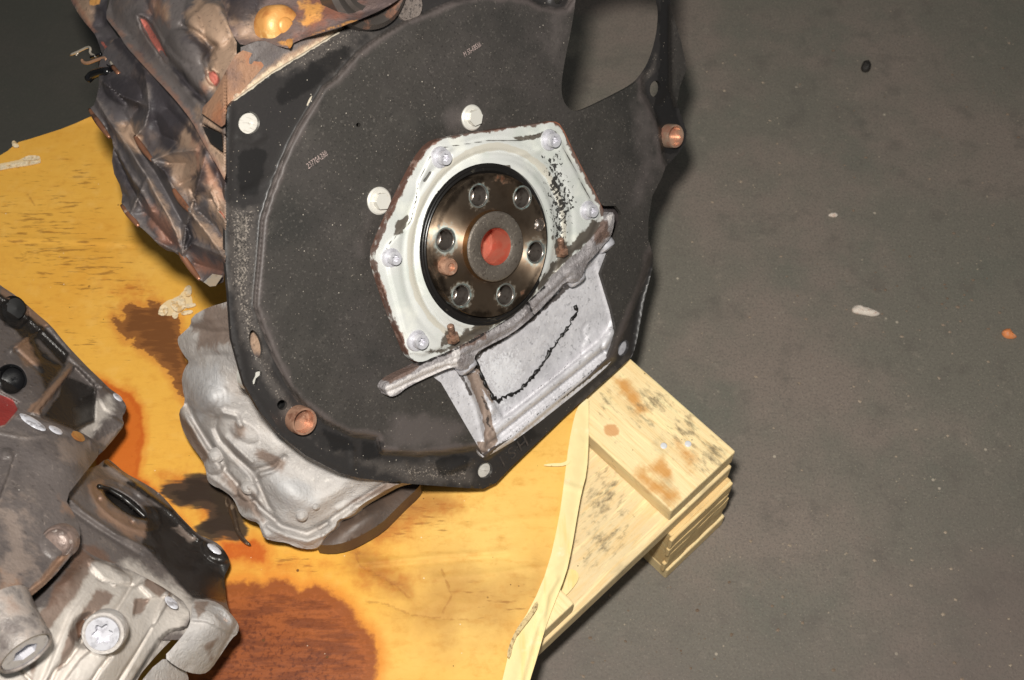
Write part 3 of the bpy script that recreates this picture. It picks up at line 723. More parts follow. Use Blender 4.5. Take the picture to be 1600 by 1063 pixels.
def edge_mask(u, v): return np.clip(1.5-np.abs(rimdir(u, v)-4)/7, -3, 3)
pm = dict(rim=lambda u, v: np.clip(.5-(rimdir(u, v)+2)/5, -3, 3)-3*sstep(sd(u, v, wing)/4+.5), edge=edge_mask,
          haze=mask([([(600, 300), (560, 400), (570, 330)], 40), ([(690, 180), (740, 160), (780, 190), (700, 205)], 40), ([(830, 20), (900, 0), (870, 90)], 50), ([(990, 160), (1030, 200), (1030, 280), (990, 330)], 40), ([(610, 640), (740, 660), (700, 706), (600, 706)], 30), ([(404, 440), (440, 560), (420, 560)], 30), ([(455, 40), (520, 60), (520, 100), (470, 110)], 24)]),
          dirt=mask([([(352, 320), (405, 320), (402, 400), (398, 470), (420, 560), (460, 640), (500, 700), (450, 665), (380, 545), (356, 450)], 10), ([(500, 700), (600, 720), (740, 720), (745, 760), (640, 757)], 12), ([(428, 112), (530, 50), (540, 62), (500, 92), (440, 122)], 8), ([(1004, 118), (1018, 100), (1030, 60), (1024, 110), (1006, 135)], 5), ([(880, 660), (985, 560), (990, 545), (920, 605)], 8), ([(470, 30), (600, 20), (610, 40), (520, 110), (470, 110)], 30), ([(610, 0), (640, 0), (652, 20), (640, 34), (620, 20)], 8)]),
          oily=mask([(soften([(364, 236), (420, 228), (412, 262), (406, 304), (380, 312), (370, 290), (374, 262)], 2), 8), ([(500, 670), (548, 682), (556, 705), (520, 705)], 6), ([(565, 690), (598, 690), (600, 715), (566, 718)], 6), ([(1032, -20), (1047, -20), (1046, 130), (1058, 180), (1070, 206), (1060, 240), (1034, 240), (1022, 170), (1030, 100)], 3), ([(676, 720), (700, 712), (735, 712), (730, 738), (690, 745)], 5), (soften([(432, 136), (500, 92), (540, 66), (552, 72), (540, 96), (500, 132), (460, 156), (430, 168)], 2), 8), ([(796, 690), (830, 665), (845, 680), (815, 705)], 6)]),
          scratch=lambda u, v: np.maximum.reduce([1.3-dist_poly(u, v, c)/1.0 for c in SCR]),
          bare=lambda u, v: np.maximum(2-dist_poly(u, v, [(366, 155), (428, 110), (476, 81), (528, 49)])/2.6, 1.6-dist_poly(u, v, [(480, 166), (487, 150)])/1.5))
rng = random.Random(17); SCR = [[(518, 355), (536, 395), (545, 415)], [(640, 60), (700, 120)], [(600, 640), (640, 655), (700, 640)], [(430, 520), (470, 560)], [(515, 92), (560, 100)], [(960, 240), (1000, 300)], [(660, 740), (690, 730), (720, 742)], [(560, 712), (600, 735)]]
for k in range(16):
    a_, b_ = rng.uniform(430, 1000), rng.uniform(60, 700); t_ = rng.uniform(0, 6.3); l_ = rng.uniform(12, 50); SCR.append([(a_, b_), (a_+l_*.5*math.cos(t_)+rng.uniform(-3, 3), b_+l_*.5*math.sin(t_)+rng.uniform(-3, 3)), (a_+l_*math.cos(t_), b_+l_*math.sin(t_))])
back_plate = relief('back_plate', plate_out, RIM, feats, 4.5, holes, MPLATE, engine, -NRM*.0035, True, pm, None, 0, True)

def fr(u, v, off): return plate_frame(u, v, off)
def local(name, part, M, mat, parent, smooth=True, sharp=35, label=None, attrs=None):
    me = mesh(part[0], part[1], smooth, attrs)
    if sharp: autosharp(me, sharp)
    return link(name, me, mat, parent, M, label)
MBUSH = Mat('machined_face', srgb(238, 233, 224), .34, .35).patches(srgb(176, 168, 158), 90, .5, .66, .7, stretch=(1, 6, 1)).done()
# bright metal seen through the bolt holes
for (u, v, r, off, mt) in ((388, 191.5, .0125, -.0350, MBUSH), (757, 734.5, .0105, -.0350, MBUSH), (973, 543.5, .0105, -.0365, MBOLT), (402, 590, .0085, -.0345, MCAP)):
    local('bushing', lathe([(.0001, 0), (r*.62, 0), (r*.7, .001), (r*1.3, .0012), (r*1.35, -.01)], 28), fr(u, v, off), mt, back_plate)
local('threaded_hole', lathe([(.0001, -.012), (.0062, -.012), (.0058, 0), (.009, .0005)], 20), fr(441, 633, -.034), MDARK, back_plate)
def dowel(u, v, off, r, ln, mat):
    d = local('dowel', lathe([(r*1.02, -ln), (r*1.02, -.002), (r*.97, 0), (r*.84, 0), (r*.80, -.0012), (r*.79, -.0078), (r*.5, -.0080), (.0001, -.0079)], 36), fr(u, v, off), mat, back_plate)
    return d
dowel(476, 659, -.018, .0104, .011, MDOWEL); dowel(1056, 213, -.0185, .0104, .011, Mat('bright_dowel', srgb(196, 166, 144), .3, .6).patches(srgb(190, 124, 102), 90, .42, .65, .7).grain(200, .3, .0008).done())
def hexbolt(u, v, off, fr_, hr, fh, hh, mat, parent, rot=.3):
    b = local('bolt', lathe([(fr_, -.002), (fr_, fh*.5), (fr_*.9, fh), (hr*.9, fh*1.05)], 32), fr(u, v, off), mat, parent)
    hx = [(hr*math.cos(rot+k*math.pi/3), hr*math.sin(rot+k*math.pi/3)) for k in range(6)]
    h = local('hex_head', prism(hx, [], fh*.8, fh+hh), fr(u, v, off), mat, b, False, None); bevel(h, .0006, 2)
    return b
hexbolt(592, 314, DISC, .0104, .0066, .0018, .0046, MCAP, back_plate, .2); hexbolt(737, 184, DISC, .0100, .0064, .0018, .0046, MCAP, back_plate, .5)
def text(name, s, u, v, du, dv, off, size, mat, parent, ext=.00012, sx=1):
    c = bpy.data.curves.new(name, 'FONT'); c.body = s; c.size = size; c.extrude = ext; c.align_x = 'CENTER'; c.align_y = 'CENTER'; c.space_character = 1.05
    M = plate_frame(u, v, off); p0 = at(u, v, t_plate(u, v, off)); x = at(u+du, v+dv, t_plate(u+du, v+dv, off))-p0; x /= np.linalg.norm(x); y = np.cross(NRM, x)
    for k in range(3): M[k][0] = x[k]*sx; M[k][1] = y[k]
    tmp = bpy.data.objects.new('tmp', c); COL.objects.link(tmp); bpy.context.view_layer.update()
    me = bpy.data.meshes.new_from_object(tmp.evaluated_get(bpy.context.evaluated_depsgraph_get())); bpy.data.objects.remove(tmp)
    me.materials.clear(); return link(name, me, mat, parent, M)
MINK = Mat('stamp_white', srgb(178, 158, 152), .7).patches(srgb(90, 80, 78), 900, .46, .54, .8, detail=1).done()
text('stamped_number', '23770A288', 495.5, 250, 34, -24, DISC+.0006, .0062, MINK, back_plate, sx=.62)
text('stamped_number', 'M 55-68556', 738, 77.5, 34, -23, DISC+.0006, .0058, MINK, back_plate, sx=.62)
MEMB = Mat('embossed_black', srgb(56, 52, 50), .45).patches(srgb(84, 76, 72), 300, .5, .65, .6).done()
for s, u, v in (('I', 785, 722), ('S', 800, 709), ('H', 817, 694)): text('embossed_letter', s, u, v, 30, -26, RIM+.0004, .016, MEMB, back_plate, .0002)

# ---------------------------------------------------------------- seal housing, crank flange, sump
hous_out = [(583, 402), (600, 358), (625, 304), (653, 250), (673, 224), (693, 216), (758, 205), (831, 195), (864, 190), (876, 196), (896, 239), (938, 318), (944, 335), (939, 356), (920, 380), (879, 415), (850, 448), (800, 494),
            (745, 529), (706, 548), (677, 558), (664, 565), (650, 566), (638, 556), (628, 530), (612, 492), (596, 445)]
inner = [(603, 400), (605, 384), (642, 346), (650, 312), (654, 284), (672, 246), (690, 231), (763, 220), (814, 220), (842, 209), (858, 203), (868, 206), (885, 240), (922, 312), (936, 336), (920, 372), (870, 412), (800, 484), (735, 522), (700, 540), (660, 556), (646, 552), (630, 515), (608, 430)]
cen = (761, 381)
def ringd(u, v, r):                        # distance in px to a circle of radius r mm about the crank axis at housing level
    x = u-cen[0]; y = v-cen[1]; det = 69*-89-16.2*9.5
    a = (x*-89-16.2*y)/det; b = (69*y-9.5*x)/det
    return (np.hypot(a, b)*45-r)*2.0
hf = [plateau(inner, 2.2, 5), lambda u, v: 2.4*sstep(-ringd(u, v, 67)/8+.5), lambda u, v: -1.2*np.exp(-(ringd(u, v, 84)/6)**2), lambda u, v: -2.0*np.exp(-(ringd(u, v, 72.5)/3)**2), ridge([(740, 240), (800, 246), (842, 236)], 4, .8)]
hf += [pit((690, 247), 17, 17, 0, -1.2, .2), pit((860, 220), 18, 18, 0, -1.2, .2), pit((920, 330), 17, 17, 0, -1.0, .2), pit((612, 403), 15, 15, 0, -1.0, .2), pit((653, 533), 17, 17, 0, -1.0, .2), ridge([(672, 270), (664, 282)], 3, -1.2)]
left_b = [(638, 556), (628, 530), (612, 492), (596, 445), (583, 402), (600, 358), (625, 304), (653, 250), (673, 224), (693, 216), (758, 205), (831, 195), (864, 190), (876, 196), (896, 239)]
hm = dict(rust=lambda u, v: np.clip(.9-dist_poly(u, v, left_b)/4.2+.5*np.sin(u*.07+v*.05), -3, 3), darkrust=lambda u, v: np.maximum(np.clip(1.15-dist_poly(u, v, [(890, 228), (938, 318), (944, 335)])/7, -3, 3), np.clip(.95-dist_poly(u, v, left_b)/6.5, -3, 3)),
          line=lambda u, v: np.maximum(1.3-dist_poly(u, v, inner[:14])/1.3, 1.6-dist_poly(u, v, [(663, 283), (668, 276), (672, 270)])/2.2),
          ring_tone=lambda u, v: 1.2-np.abs(ringd(u, v, 76))/8,  # slightly darker beige ring around the seal
          grime=mask([([(640, 552), (690, 545), (740, 505), (760, 500), (830, 450), (870, 400), (925, 345), (945, 340), (940, 360), (880, 416), (800, 496), (706, 552)], 10), ([(864, 368), (888, 380), (886, 404), (866, 406)], 8), ([(800, 215), (850, 206), (845, 216), (815, 222)], 5), ([(696, 514), (712, 520), (704, 540), (685, 545)], 8), ([(620, 345), (640, 335), (630, 365), (612, 372)], 6), ([(755, 256), (798, 258), (798, 263), (756, 262)], 2)]),
          spots=mask([([(850, 245), (872, 240), (890, 300), (896, 330), (880, 360), (884, 378), (866, 380), (858, 320)], 22), ([(882, 300), (890, 305), (897, 328), (890, 330)], 4), ([(866, 340), (880, 345), (880, 375), (866, 372)], 8)]))
HOFF = -.0085
MH = plate_frame(768, 384.5, 0.0); ring_px = []
for k in range(72):
    w_ = np.array(MH @ Vector((.0640*math.cos(k*math.pi/36), .0640*math.sin(k*math.pi/36), HOFF+.0024))) - CAM_C; d_ = w_ @ CAM_F
    ring_px.append((W/2+F*(w_ @ CAM_R)/d_, H/2-F*(w_ @ CAM_U)/d_))
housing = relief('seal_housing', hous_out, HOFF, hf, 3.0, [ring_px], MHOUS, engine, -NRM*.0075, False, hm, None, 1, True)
relief('gasket', [(p[0]+(-1 if p[0] < 700 else 1), p[1]+(-1 if p[1] < 300 else 1)) for p in hous_out], HOFF-.0060, [], 5, [ring_px], mat=Mat('rusty_gasket', srgb(140, 82, 56), .8).patches(srgb(86, 56, 44), 120, .45, .65, .8).patches(srgb(180, 110, 70), 160, .55, .7, .6).grain(300, .6, .001).done(), parent=housing, back=-NRM*.004, smooth=1, plate=True)
MF = fr(768, 384.5, 0.0); MFi = MF.inverted()
def to_face(u, v):
    q = MFi @ Vector(at(u, v, t_plate(u, v, 0.0))); return q.x, q.y
# oil seal: ribs of black rubber round the flange
prof = [(.0655, -.0095), (.0645, -.0060), (.0634, -.0052), (.0626, -.0064), (.0618, -.0052), (.0609, -.0050), (.0602, -.0066), (.0594, -.0052), (.0584, -.0048), (.0574, -.0078), (.0560, -.0085)]
local('oil_seal', lathe(prof, 96), MF, MSEAL, engine, True, None)
hc = [to_face(u, v) for (u, v) in ((748, 306), (816, 309), (837, 394), (790, 461), (721, 462), (696, 375))]
small = to_face(843, 351); pin = to_face(695, 416)
RO = .0562
u, v, fs, bnd = triangulate(circle((0, 0), RO, 120), [circle(c, .0086, 28) for c in hc] + [circle(small, .0056, 20), circle((0, 0), .027, 60)], .0035)
z0 = np.zeros(len(u)); P = [np.array((a, b, 0)) for a, b in zip(u, v)]
P2, F2, src = close_back(P, fs, bnd, np.array((0, 0, -.010)))
halo = np.full(len(u), -2.0)
for c, k in zip(hc, (1.0, .8, 1.5, 1.0, 1.4, 1.6)): halo = np.maximum(halo, k*.95-(np.hypot(u-c[0], v-c[1])-.0086)/.0042)
R = np.hypot(u, v)
rs = np.maximum(1.2-np.hypot(u-pin[0], v-pin[1])/.011, -2)
ra = to_face(783, 281); rs = np.maximum(rs, 1.5-np.hypot((u-ra[0]), (v-ra[1])*3)/.009); rb = to_face(818, 455); rs = np.maximum(rs, 1.0-np.hypot(u-rb[0], v-rb[1])/.006)
rs = np.maximum(rs, 0.7-np.abs(R-.0284)/.003)
ad = dict(halo=halo[src], rust=rs[src], dark=np.clip(1-np.abs(R-.054)/.006, -2, 1)[src])
flange = local('crankshaft_flange', (P2, F2), MF, MFACE, engine, True, 40, attrs=ad)
def threads(c, r, z0, z1, n, name='threaded_hole'):
    pr = [(r*1.0, z0)]
    for k in range(n):
        a = z0+(z1-z0)*k/n; b = (z1-z0)/n; pr += [(r*.90, a+b*.35), (r*1.0, a+b*.75)]
    pr += [(r*.85, z1), (.0001, z1-.003)]
    part = lathe(pr, 28); Fc = [f[::-1] for f in part[1]]
    return local(name, move((part[0], Fc), c[0], c[1]), MF, MTHREAD, flange, True, None)
for c in hc: threads(c, .0084, -.0008, -.017, 9)
threads(small, .0055, -.0005, -.008, 4)
lip = lathe([(.0096, .0001), (.0092, .0006), (.0084, .0004), (.0083, -.002)], 28)
for c in hc: local('hole_rim', move(lip, c[0], c[1]), MF, MHALO, flange)
local('dowel_pin', move(lathe([(.0066, -.002), (.0066, .007), (.0058, .0085), (.0032, .0085), (.003, .006), (.0001, .006)], 24), pin[0], pin[1]), MF, MDOWEL, flange)
hub = local('hub', lathe([(.0272, -.006), (.0275, .0052), (.0268, .0062), (.0258, .0066), (.0165, .0066), (.0148, .0055), (.0146, .004)], 72), MF, MHUB, flange)
local('hub_side', lathe([(.0284, -.001), (.0279, .0015), (.0277, .0050)], 72), MF, MHUBSIDE, flange)
bp = lathe([(.0147, .0058), (.0143, .004), (.0141, -.006), (.0141, -.017), (.013, -.0185), (.006, -.0205), (.0001, -.022)], 48)
local('bore', (bp[0], [f[::-1] for f in bp[1]]), MF, MCOPPER, flange)
# socket bolts of the housing
star = []
for k in range(24):
    a = 2*math.pi*k/24; star.append(((.0030+.0006*math.cos(6*a))*math.cos(a), (.0030+.0006*math.cos(6*a))*math.sin(a)))
sock_head = prism(circle((0, 0), .0054, 28), [star], .002, .0085)
sock_fl = lathe([(.0083, -.002), (.0083, .0012), (.0076, .0022), (.0056, .0025), (.0054, .003)], 30)
sock_in = lathe([(.0001, .0048), (.0045, .0048)], 16)
for (u, v, k) in ((687, 246, 1), (857, 219, 1.05), (917, 328.5, 1), (610, 402.5, .92), (650, 532, 1.05)):
    M = fr(u, v, HOFF+.0005) @ Matrix.Scale(k, 4)
    b = local('bolt', sock_fl, M, MBOLT, housing); local('socket_head', join(sock_head, sock_in), M, MBOLT, b, True, 35)
# sump rear face with its flange and the rail it hangs from
dn = at(728, 575, t_plate(728, 575, -.02)) - at(705, 520, t_plate(705, 520, -.02)); dn /= np.linalg.norm(dn)
sump_out = [(655, 560), (683, 600), (750, 716), (765, 712), (815, 682), (922, 597), (956, 566), (966, 545), (970, 512), (962, 482), (946, 430), (952, 400), (930, 385), (850, 440), (760, 510), (690, 550)]
panel = [(735, 560), (764, 618), (786, 652), (800, 648), (950, 522), (955, 500), (938, 440), (930, 410), (890, 430), (830, 490), (760, 535)]
sf = [plateau(panel, -2.5, 6), ridge([(757, 700), (776, 672), (940, 542), (956, 520)], 8, 4.5, 'round'), ridge([(766, 706), (800, 683), (948, 560)], 5, 3.5, 'round'), ridge([(761, 697), (790, 672), (944, 550)], 2.5, -2.5), ridge([(736, 580), (752, 630), (764, 690)], 8, -4), ridge([(724, 590), (745, 640), (756, 690)], 4, 2.0),
      ridge([(786, 652), (860, 594), (930, 536)], 3, -1.2), dome((925, 540), 14, 22, .4, 2), ridge([(918, 505), (910, 515), (914, 530)], 3, -1.2), ridge([(918, 505), (930, 515)], 3, .8), ridge([(776, 690), (756, 660), (770, 640)], 6, 2), dome((950, 538), 7, 12, .3, 2.5)]
sm_ = dict(brown=mask([([(728, 585), (745, 580), (765, 640), (772, 668), (778, 690), (768, 702), (755, 700), (758, 670), (750, 640)], 6), ([(738, 566), (752, 580), (768, 615), (772, 634), (760, 620), (744, 590)], 5), ([(745, 690), (765, 690), (762, 708), (750, 708)], 5)]),
           grime=lambda u, v: np.maximum.reduce([1.2-dist_poly(u, v, [(716, 580), (728, 600), (735, 616)])/4, 1.0-dist_poly(u, v, [(753, 620), (763, 640), (762, 662), (770, 672)])/4, 1.2-dist_poly(u, v, [(735, 570), (760, 545), (830, 500), (890, 445)])/6, 1-dist_poly(u, v, [(766, 704), (800, 680), (946, 562)])/1.8, 1-dist_poly(u, v, [(788, 648), (860, 592), (900, 560)])/1.2]),
           frost=mask([([(745, 560), (800, 545), (820, 570), (790, 640), (770, 630)], 30)]))
sump = relief('sump', sump_out, -.0245, sf, 2.5, mat=MSUMP, parent=engine, back=-NRM*.02, masks=sm_, rough=(14, .35, 5), smooth=1, plate=True)
bead = [(743, 562), (747, 574), (753, 588), (758, 602), (766, 612), (770, 622), (778, 627), (786, 621), (800, 615), (810, 611), (820, 602), (832, 590), (840, 580), (849, 566), (856, 556), (862, 545), (872, 532), (882, 520), (890, 508), (893, 500), (900, 493), (902, 487), (898, 479)]
rng = random.Random(3); pts, rad = [], []
for a, b in resample(bead, 3, False):
    a += rng.uniform(-1.6, 1.6); b += rng.uniform(-1.6, 1.6); pts.append(at(a, b, t_plate(a, b, -.0262))); rad.append(rng.uniform(.0004, .0019) if v < 0 else rng.choice((.0006, .0010, .0014, .0019)))
link('sealant_bead', mesh(*tube(pts, rad, 7)), Mat('black_sealant', srgb(20, 18, 18), .45).done(), sump)
rail_out = [(600, 604), (603, 614), (610, 621), (622, 617), (636, 605), (674, 587), (707, 573), (714, 577), (724, 579), (734, 576), (741, 566), (743, 552), (762, 541), (800, 522), (836, 492), (866, 460), (884, 439), (895, 443), (908, 439), (912, 428), (915, 414), (930, 399), (942, 384), (954, 372), (960, 350), (960, 332), (950, 332), (942, 350), (920, 378), (879, 414), (850, 447),
            (800, 492), (745, 527), (706, 547), (677, 558), (655, 572), (612, 592)]
rf = [ridge([(612, 606), (660, 580), (712, 562)], 6, 2.0), ridge([(706, 556), (760, 530), (812, 502), (850, 462), (884, 428), (930, 390)], 5, 1.6), ridge([(700, 566), (745, 548), (800, 518), (850, 468), (890, 432)], 2, -1.5), dome((725, 562), 14, 14, 0, 2.2), dome((898, 428), 14, 13, 0, 2.2), ridge([(824, 474), (838, 498)], 4, -4), ridge([(604, 614), (640, 598), (700, 572)], 2.5, -2.5), dome((953, 350), 12, 22, .3, 4), ridge([(944, 352), (925, 384)], 6, 2.5)]
rm = dict(clean=mask([([(602, 606), (660, 578), (712, 556), (716, 572), (640, 602), (610, 620)], 6), ([(948, 338), (958, 334), (952, 360)], 4), ([(706, 545), (718, 540), (720, 560), (708, 568)], 4)]), brown=mask([([(606, 592), (660, 568), (650, 578), (608, 602)], 5), ([(680, 545), (760, 512), (760, 530), (700, 556)], 8), ([(925, 350), (950, 345), (955, 370), (930, 385)], 8)]),
          black=lambda u, v: np.maximum(1.1-dist_poly(u, v, [(655, 570), (706, 549), (745, 529), (800, 494), (850, 449)])/4, 1.2-dist_poly(u, v, [(826, 476), (838, 500)])/3))
rail = relief('sump_rail', rail_out, -.0085, rf, 2.5, mat=MRAIL, parent=engine, back=-NRM*.010, masks=rm, rough=(6, .22, 6), smooth=1, plate=True)
MS = Mat('rusty_stud', srgb(150, 118, 100), .45, .4).patches(srgb(80, 58, 48), 200, .45, .6, .8).done()
def axis_M(u, v, off, n):
    p = at(u, v, t_plate(u, v, off)); return frame_to(p, n, NRM)
for (u, v, k) in ((706, 521, 1), (877, 386, 1)):
    pr = [(.0001, .0085), (.0020, .0085)]
    for i in range(6): pr += [(.0029, .0075-i*.0016), (.0023, .0067-i*.0016)]
    pr += [(.0024, -.004)]
    st = local('stud', lathe(pr[::-1], 16), axis_M(u, v, HOFF+.006, -dn + NRM*.35), MS, rail, True, None)
    hx = [(.0055*math.cos(i*math.pi/3), .0055*math.sin(i*math.pi/3)) for i in range(6)]
    bevel(local('nut', prism(hx, [], -.007, -.002), axis_M(u, v, HOFF+.006, -dn + NRM*.35), MS, st, False, None), .0006)
for (u, v) in ((729, 573), (900, 436), (946, 384)):
    local('bolt_head', lathe([(.0086, -.008), (.0086, .0015), (.0074, .0035), (.0045, .0045), (.0001, .0048)], 26), axis_M(u, v, -.016 if u < 940 else -.022, dn*.85 + NRM*.5), MBOLT, rail)
# engine casting seen in the gaps behind the plate
blk = [(358, 215), (372, 170), (440, 125), (560, 55), (640, 10), (700, -60), (850, -60), (868, 0), (866, 130), (884, 190), (960, 200), (985, 300), (1000, 420), (970, 548), (935, 580), (770, 735), (640, 740), (500, 685), (410, 590), (368, 480), (360, 400)]
def bt(u, v): return t_plate(u, v, -.041)
rear = relief('block_face', blk, bt, [ridge([(948, 330), (960, 370)], 8, 5)], 12, mat=MBLOCK, parent=engine, back=CAM_F*.02, masks=dict(tan=mask([(slot, 6)])), smooth=1)
bulk = [(400, 190), (560, 80), (800, 20), (850, 130), (840, 400), (700, 560), (560, 620), (440, 500)]
relief('crankcase', bulk, lambda u, v: t_plate(u, v, -.05), [], 40, mat=MBLOCK, parent=engine, back=CAM_F*.16, cap=True, smooth=1)
# ---------------------------------------------------------------- engine: left flank and top
tfl = tps([(150, 170, 1.04), (110, -10, 1.13), (250, 0, 1.02), (400, -10, .955), (440, 40, .95), (575, 0, .955), (640, -20, .96), (360, 160, .885), (420, 100, .905), (520, 45, .925), (600, 5, .945), (210, 330, 1.0), (320, 440, .955), (352, 450, .905), (352, 300, .885), (352, 200, .880), (260, 150, .955), (280, 380, .965), (170, 270, 1.03)])
def behind(off): return lambda u, v, t: np.where(u > 353, np.maximum(t, t_plate(u, v, off)), t)
A_out = [(152, 108), (156, 126), (149, 163), (139, 170), (150, 186), (168, 211), (178, 221), (174, 263), (192, 299), (189, 322), (208, 347), (226, 360), (256, 391), (277, 395), (286, 412), (311, 437), (331, 449), (355, 438), (355, 200), (340, 150), (270, 80), (210, 50), (168, 66)]
crest = []
def web(pts, h=13, w=14):
    crest.append(pts); return ridge(pts, w*.35, h*.28, 'cusp')
A_f = [web([(141, 172), (150, 186), (171, 216)], 10), web([(148, 150), (171, 188), (195, 222), (230, 277), (248, 312), (264, 338), (276, 365), (285, 396)], 13, 13), web([(171, 216), (186, 240), (196, 262), (222, 300), (238, 330)], 8, 10),
       web([(226, 110), (231, 140), (233, 170), (226, 198), (212, 214)], 15, 12), web([(212, 214), (224, 234), (238, 251)], 14, 14), web([(238, 251), (258, 268), (271, 296), (284, 315), (297, 331)], 14, 13), web([(297, 331), (322, 362), (354, 408)], 15, 13),
       web([(238, 251), (268, 238), (306, 234)], 10, 8), web([(191, 320), (206, 336), (217, 353), (240, 375), (275, 393)], 10, 9), web([(281, 394), (296, 415), (312, 437)], 12, 10), web([(285, 396), (300, 380), (330, 392), (354, 402)], 9, 10),
       web([(297, 331), (306, 300), (318, 256), (322, 236)], 7, 9), web([(230, 277), (215, 310), (205, 334)], 7, 8), web([(285, 396), (290, 360), (297, 331)], 8, 8), web([(158, 126), (190, 150), (230, 165)], 7, 12), web([(330, 300), (342, 330), (354, 350)], 8, 7),
       dome((190, 140), 34, 22, .6, 10), dome((312, 270), 26, 40, .3, 8, 1), dome((205, 250), 16, 36, -.5, 7, 1), dome((250, 350), 18, 30, -.6, 9, 1)]
A_m = dict(rust=mask([([(225, 315), (245, 320), (270, 350), (280, 385), (255, 385), (228, 350)], 12), ([(300, 210), (352, 260), (354, 310), (320, 300), (300, 250)], 20), ([(300, 395), (354, 410), (354, 435), (300, 425)], 14)]),
           tan=mask([([(180, 190), (215, 192), (225, 230), (212, 240), (190, 215)], 14), ([(250, 240), (320, 240), (325, 300), (300, 320), (270, 280)], 18), ([(235, 285), (262, 320), (280, 370), (255, 340)], 10), ([(272, 200), (300, 190), (330, 240), (280, 235)], 14), ([(300, 330), (354, 380), (354, 400), (305, 370)], 10), ([(310, 230), (350, 300), (352, 370), (330, 330)], 12)]),
           dark=mask([([(165, 26), (217, 94), (262, 143), (312, 213), (354, 288), (354, 306), (306, 226), (252, 152), (206, 104), (160, 50)], 8), ([(170, 220), (200, 260), (225, 310), (200, 300), (178, 270)], 12), ([(235, 120), (300, 190), (265, 240), (228, 200)], 10), ([(246, 255), (268, 262), (272, 290), (250, 280)], 8), ([(150, 110), (230, 120), (230, 180), (160, 160)], 20), ([(300, 275), (322, 250), (322, 300), (300, 320)], 8), ([(286, 350), (300, 340), (305, 395), (288, 390)], 8)]))  # first dark band: shadow under the upper casting's edge put into the colour
A_m['worn'] = lambda u, v: np.maximum.reduce([1.0-dist_poly(u, v, c)/9 for c in crest])
vall = [[(166, 200), (185, 250), (204, 292), (222, 322)], [(200, 186), (222, 240), (246, 276), (268, 316), (284, 346)], [(244, 190), (252, 212), (276, 222)], [(262, 256), (292, 256)], [(282, 288), (306, 276)], [(226, 332), (250, 358), (268, 380)], [(290, 352), (298, 372), (290, 386)],
        [(312, 332), (336, 354), (352, 376)], [(304, 412), (330, 420), (352, 426)], [(330, 312), (350, 340)], [(172, 136), (200, 164)], [(262, 170), (290, 200)], [(196, 196), (215, 170)], [(180, 290), (195, 306)], [(340, 270), (354, 310)], [(298, 296), (306, 320)]]
A_f.append(tent(crest, vall, 19, .85))
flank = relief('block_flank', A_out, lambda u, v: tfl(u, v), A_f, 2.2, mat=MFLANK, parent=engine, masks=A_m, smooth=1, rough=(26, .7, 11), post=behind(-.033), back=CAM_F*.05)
for pts in ([(140, 171), (146, 181), (158, 198), (171, 215)], [(211, 213), (216, 222), (226, 236), (238, 251)], [(271, 296), (277, 306), (286, 318), (297, 331)], [(190, 321), (200, 334), (208, 343), (217, 354)], [(281, 394), (289, 406), (300, 422), (312, 437)]):
    P = [at(a, b, float(tfl(np.array([a]), np.array([b]))[0])-.021) for a, b in resample(soften(pts, 1, False), 4, False)]
    n = len(P); link('bolt_lip', mesh(*tube(P, [.0008+.0015*math.sin(math.pi*(i+.5)/n)**.6 for i in range(n)], 10)), MLIP, flank)
MTAB = Mat('bright_tab', srgb(225, 222, 214), .3, .4).grain(200, .2, .0006).done()
relief('bright_tab', [(318, 441), (332, 428), (348, 431), (337, 447), (328, 448)], lambda u, v: tfl(u, v)-.024, [], 3, mat=MTAB, parent=flank, smooth=0, back=CAM_F*.004)
relief('rust_patch', [(341, 330), (346, 330), (354, 346), (354, 356), (348, 350)], lambda u, v: tfl(u, v)-.012, [], 2.5, mat=MCOPPER, parent=flank, smooth=1, back=CAM_F*.004, post=behind(-.031))
B_out = [(178, -40), (172, 0), (164, 26), (174, 40), (186, 54), (196, 72), (216, 94), (240, 120), (262, 143), (282, 166), (300, 190), (312, 213), (326, 238), (341, 262), (354, 288), (354, 200), (345, 180), (330, 168), (350, 120), (376, 79), (352, 30), (345, -40)]
slot_p = [(216, 25), (226, 28), (238, 40), (249, 62), (264, 92), (256, 92), (240, 72), (225, 50)]
B_f = [ridge([(166, 26), (186, 54), (216, 94), (262, 143), (300, 190), (326, 238), (354, 288)], 7, 5), ridge([(178, 20), (200, 52), (228, 84), (272, 132), (308, 178)], 9, -4), plateau(slot_p, -14, 5), ridge([(214, 24), (224, 50), (242, 74), (262, 96)], 7, 4), ridge([(220, 22), (240, 36), (252, 62), (268, 94)], 8, 6),
       dome((210, -5), 34, 60, .2, 14, .7), dome((272, 20), 34, 90, -.45, 22, .8), dome((298, 95), 36, 56, -.5, 18, .7), ridge([(262, 94), (280, 114), (300, 138), (320, 158)], 6, -17), ridge([(252, 84), (262, 96)], 6, -8), dome((325, 30), 34, 48, -.5, 16, .7), ridge([(338, 6), (352, 28), (372, 72)], 9, 8),
       plateau([(322, 2), (345, 8), (376, 76), (344, 142), (322, 118), (336, 92), (330, 72), (300, 52), (286, 36)], 7, 8), ridge([(285, 40), (304, 50), (334, 72)], 5, -9), ridge([(334, 74), (322, 92), (324, 110)], 5, -8), pit((332, 122), 11, 16, -.6, -14, .4), ridge([(312, 150), (350, 200)], 10, 3), plateau([(316, 194), (347, 210), (349, 240), (330, 224)], -24, 5), ridge([(300, 160), (330, 210), (350, 250)], 10, 4),
       ridge([(250, -20), (262, 40), (284, 100)], 10, 4)]
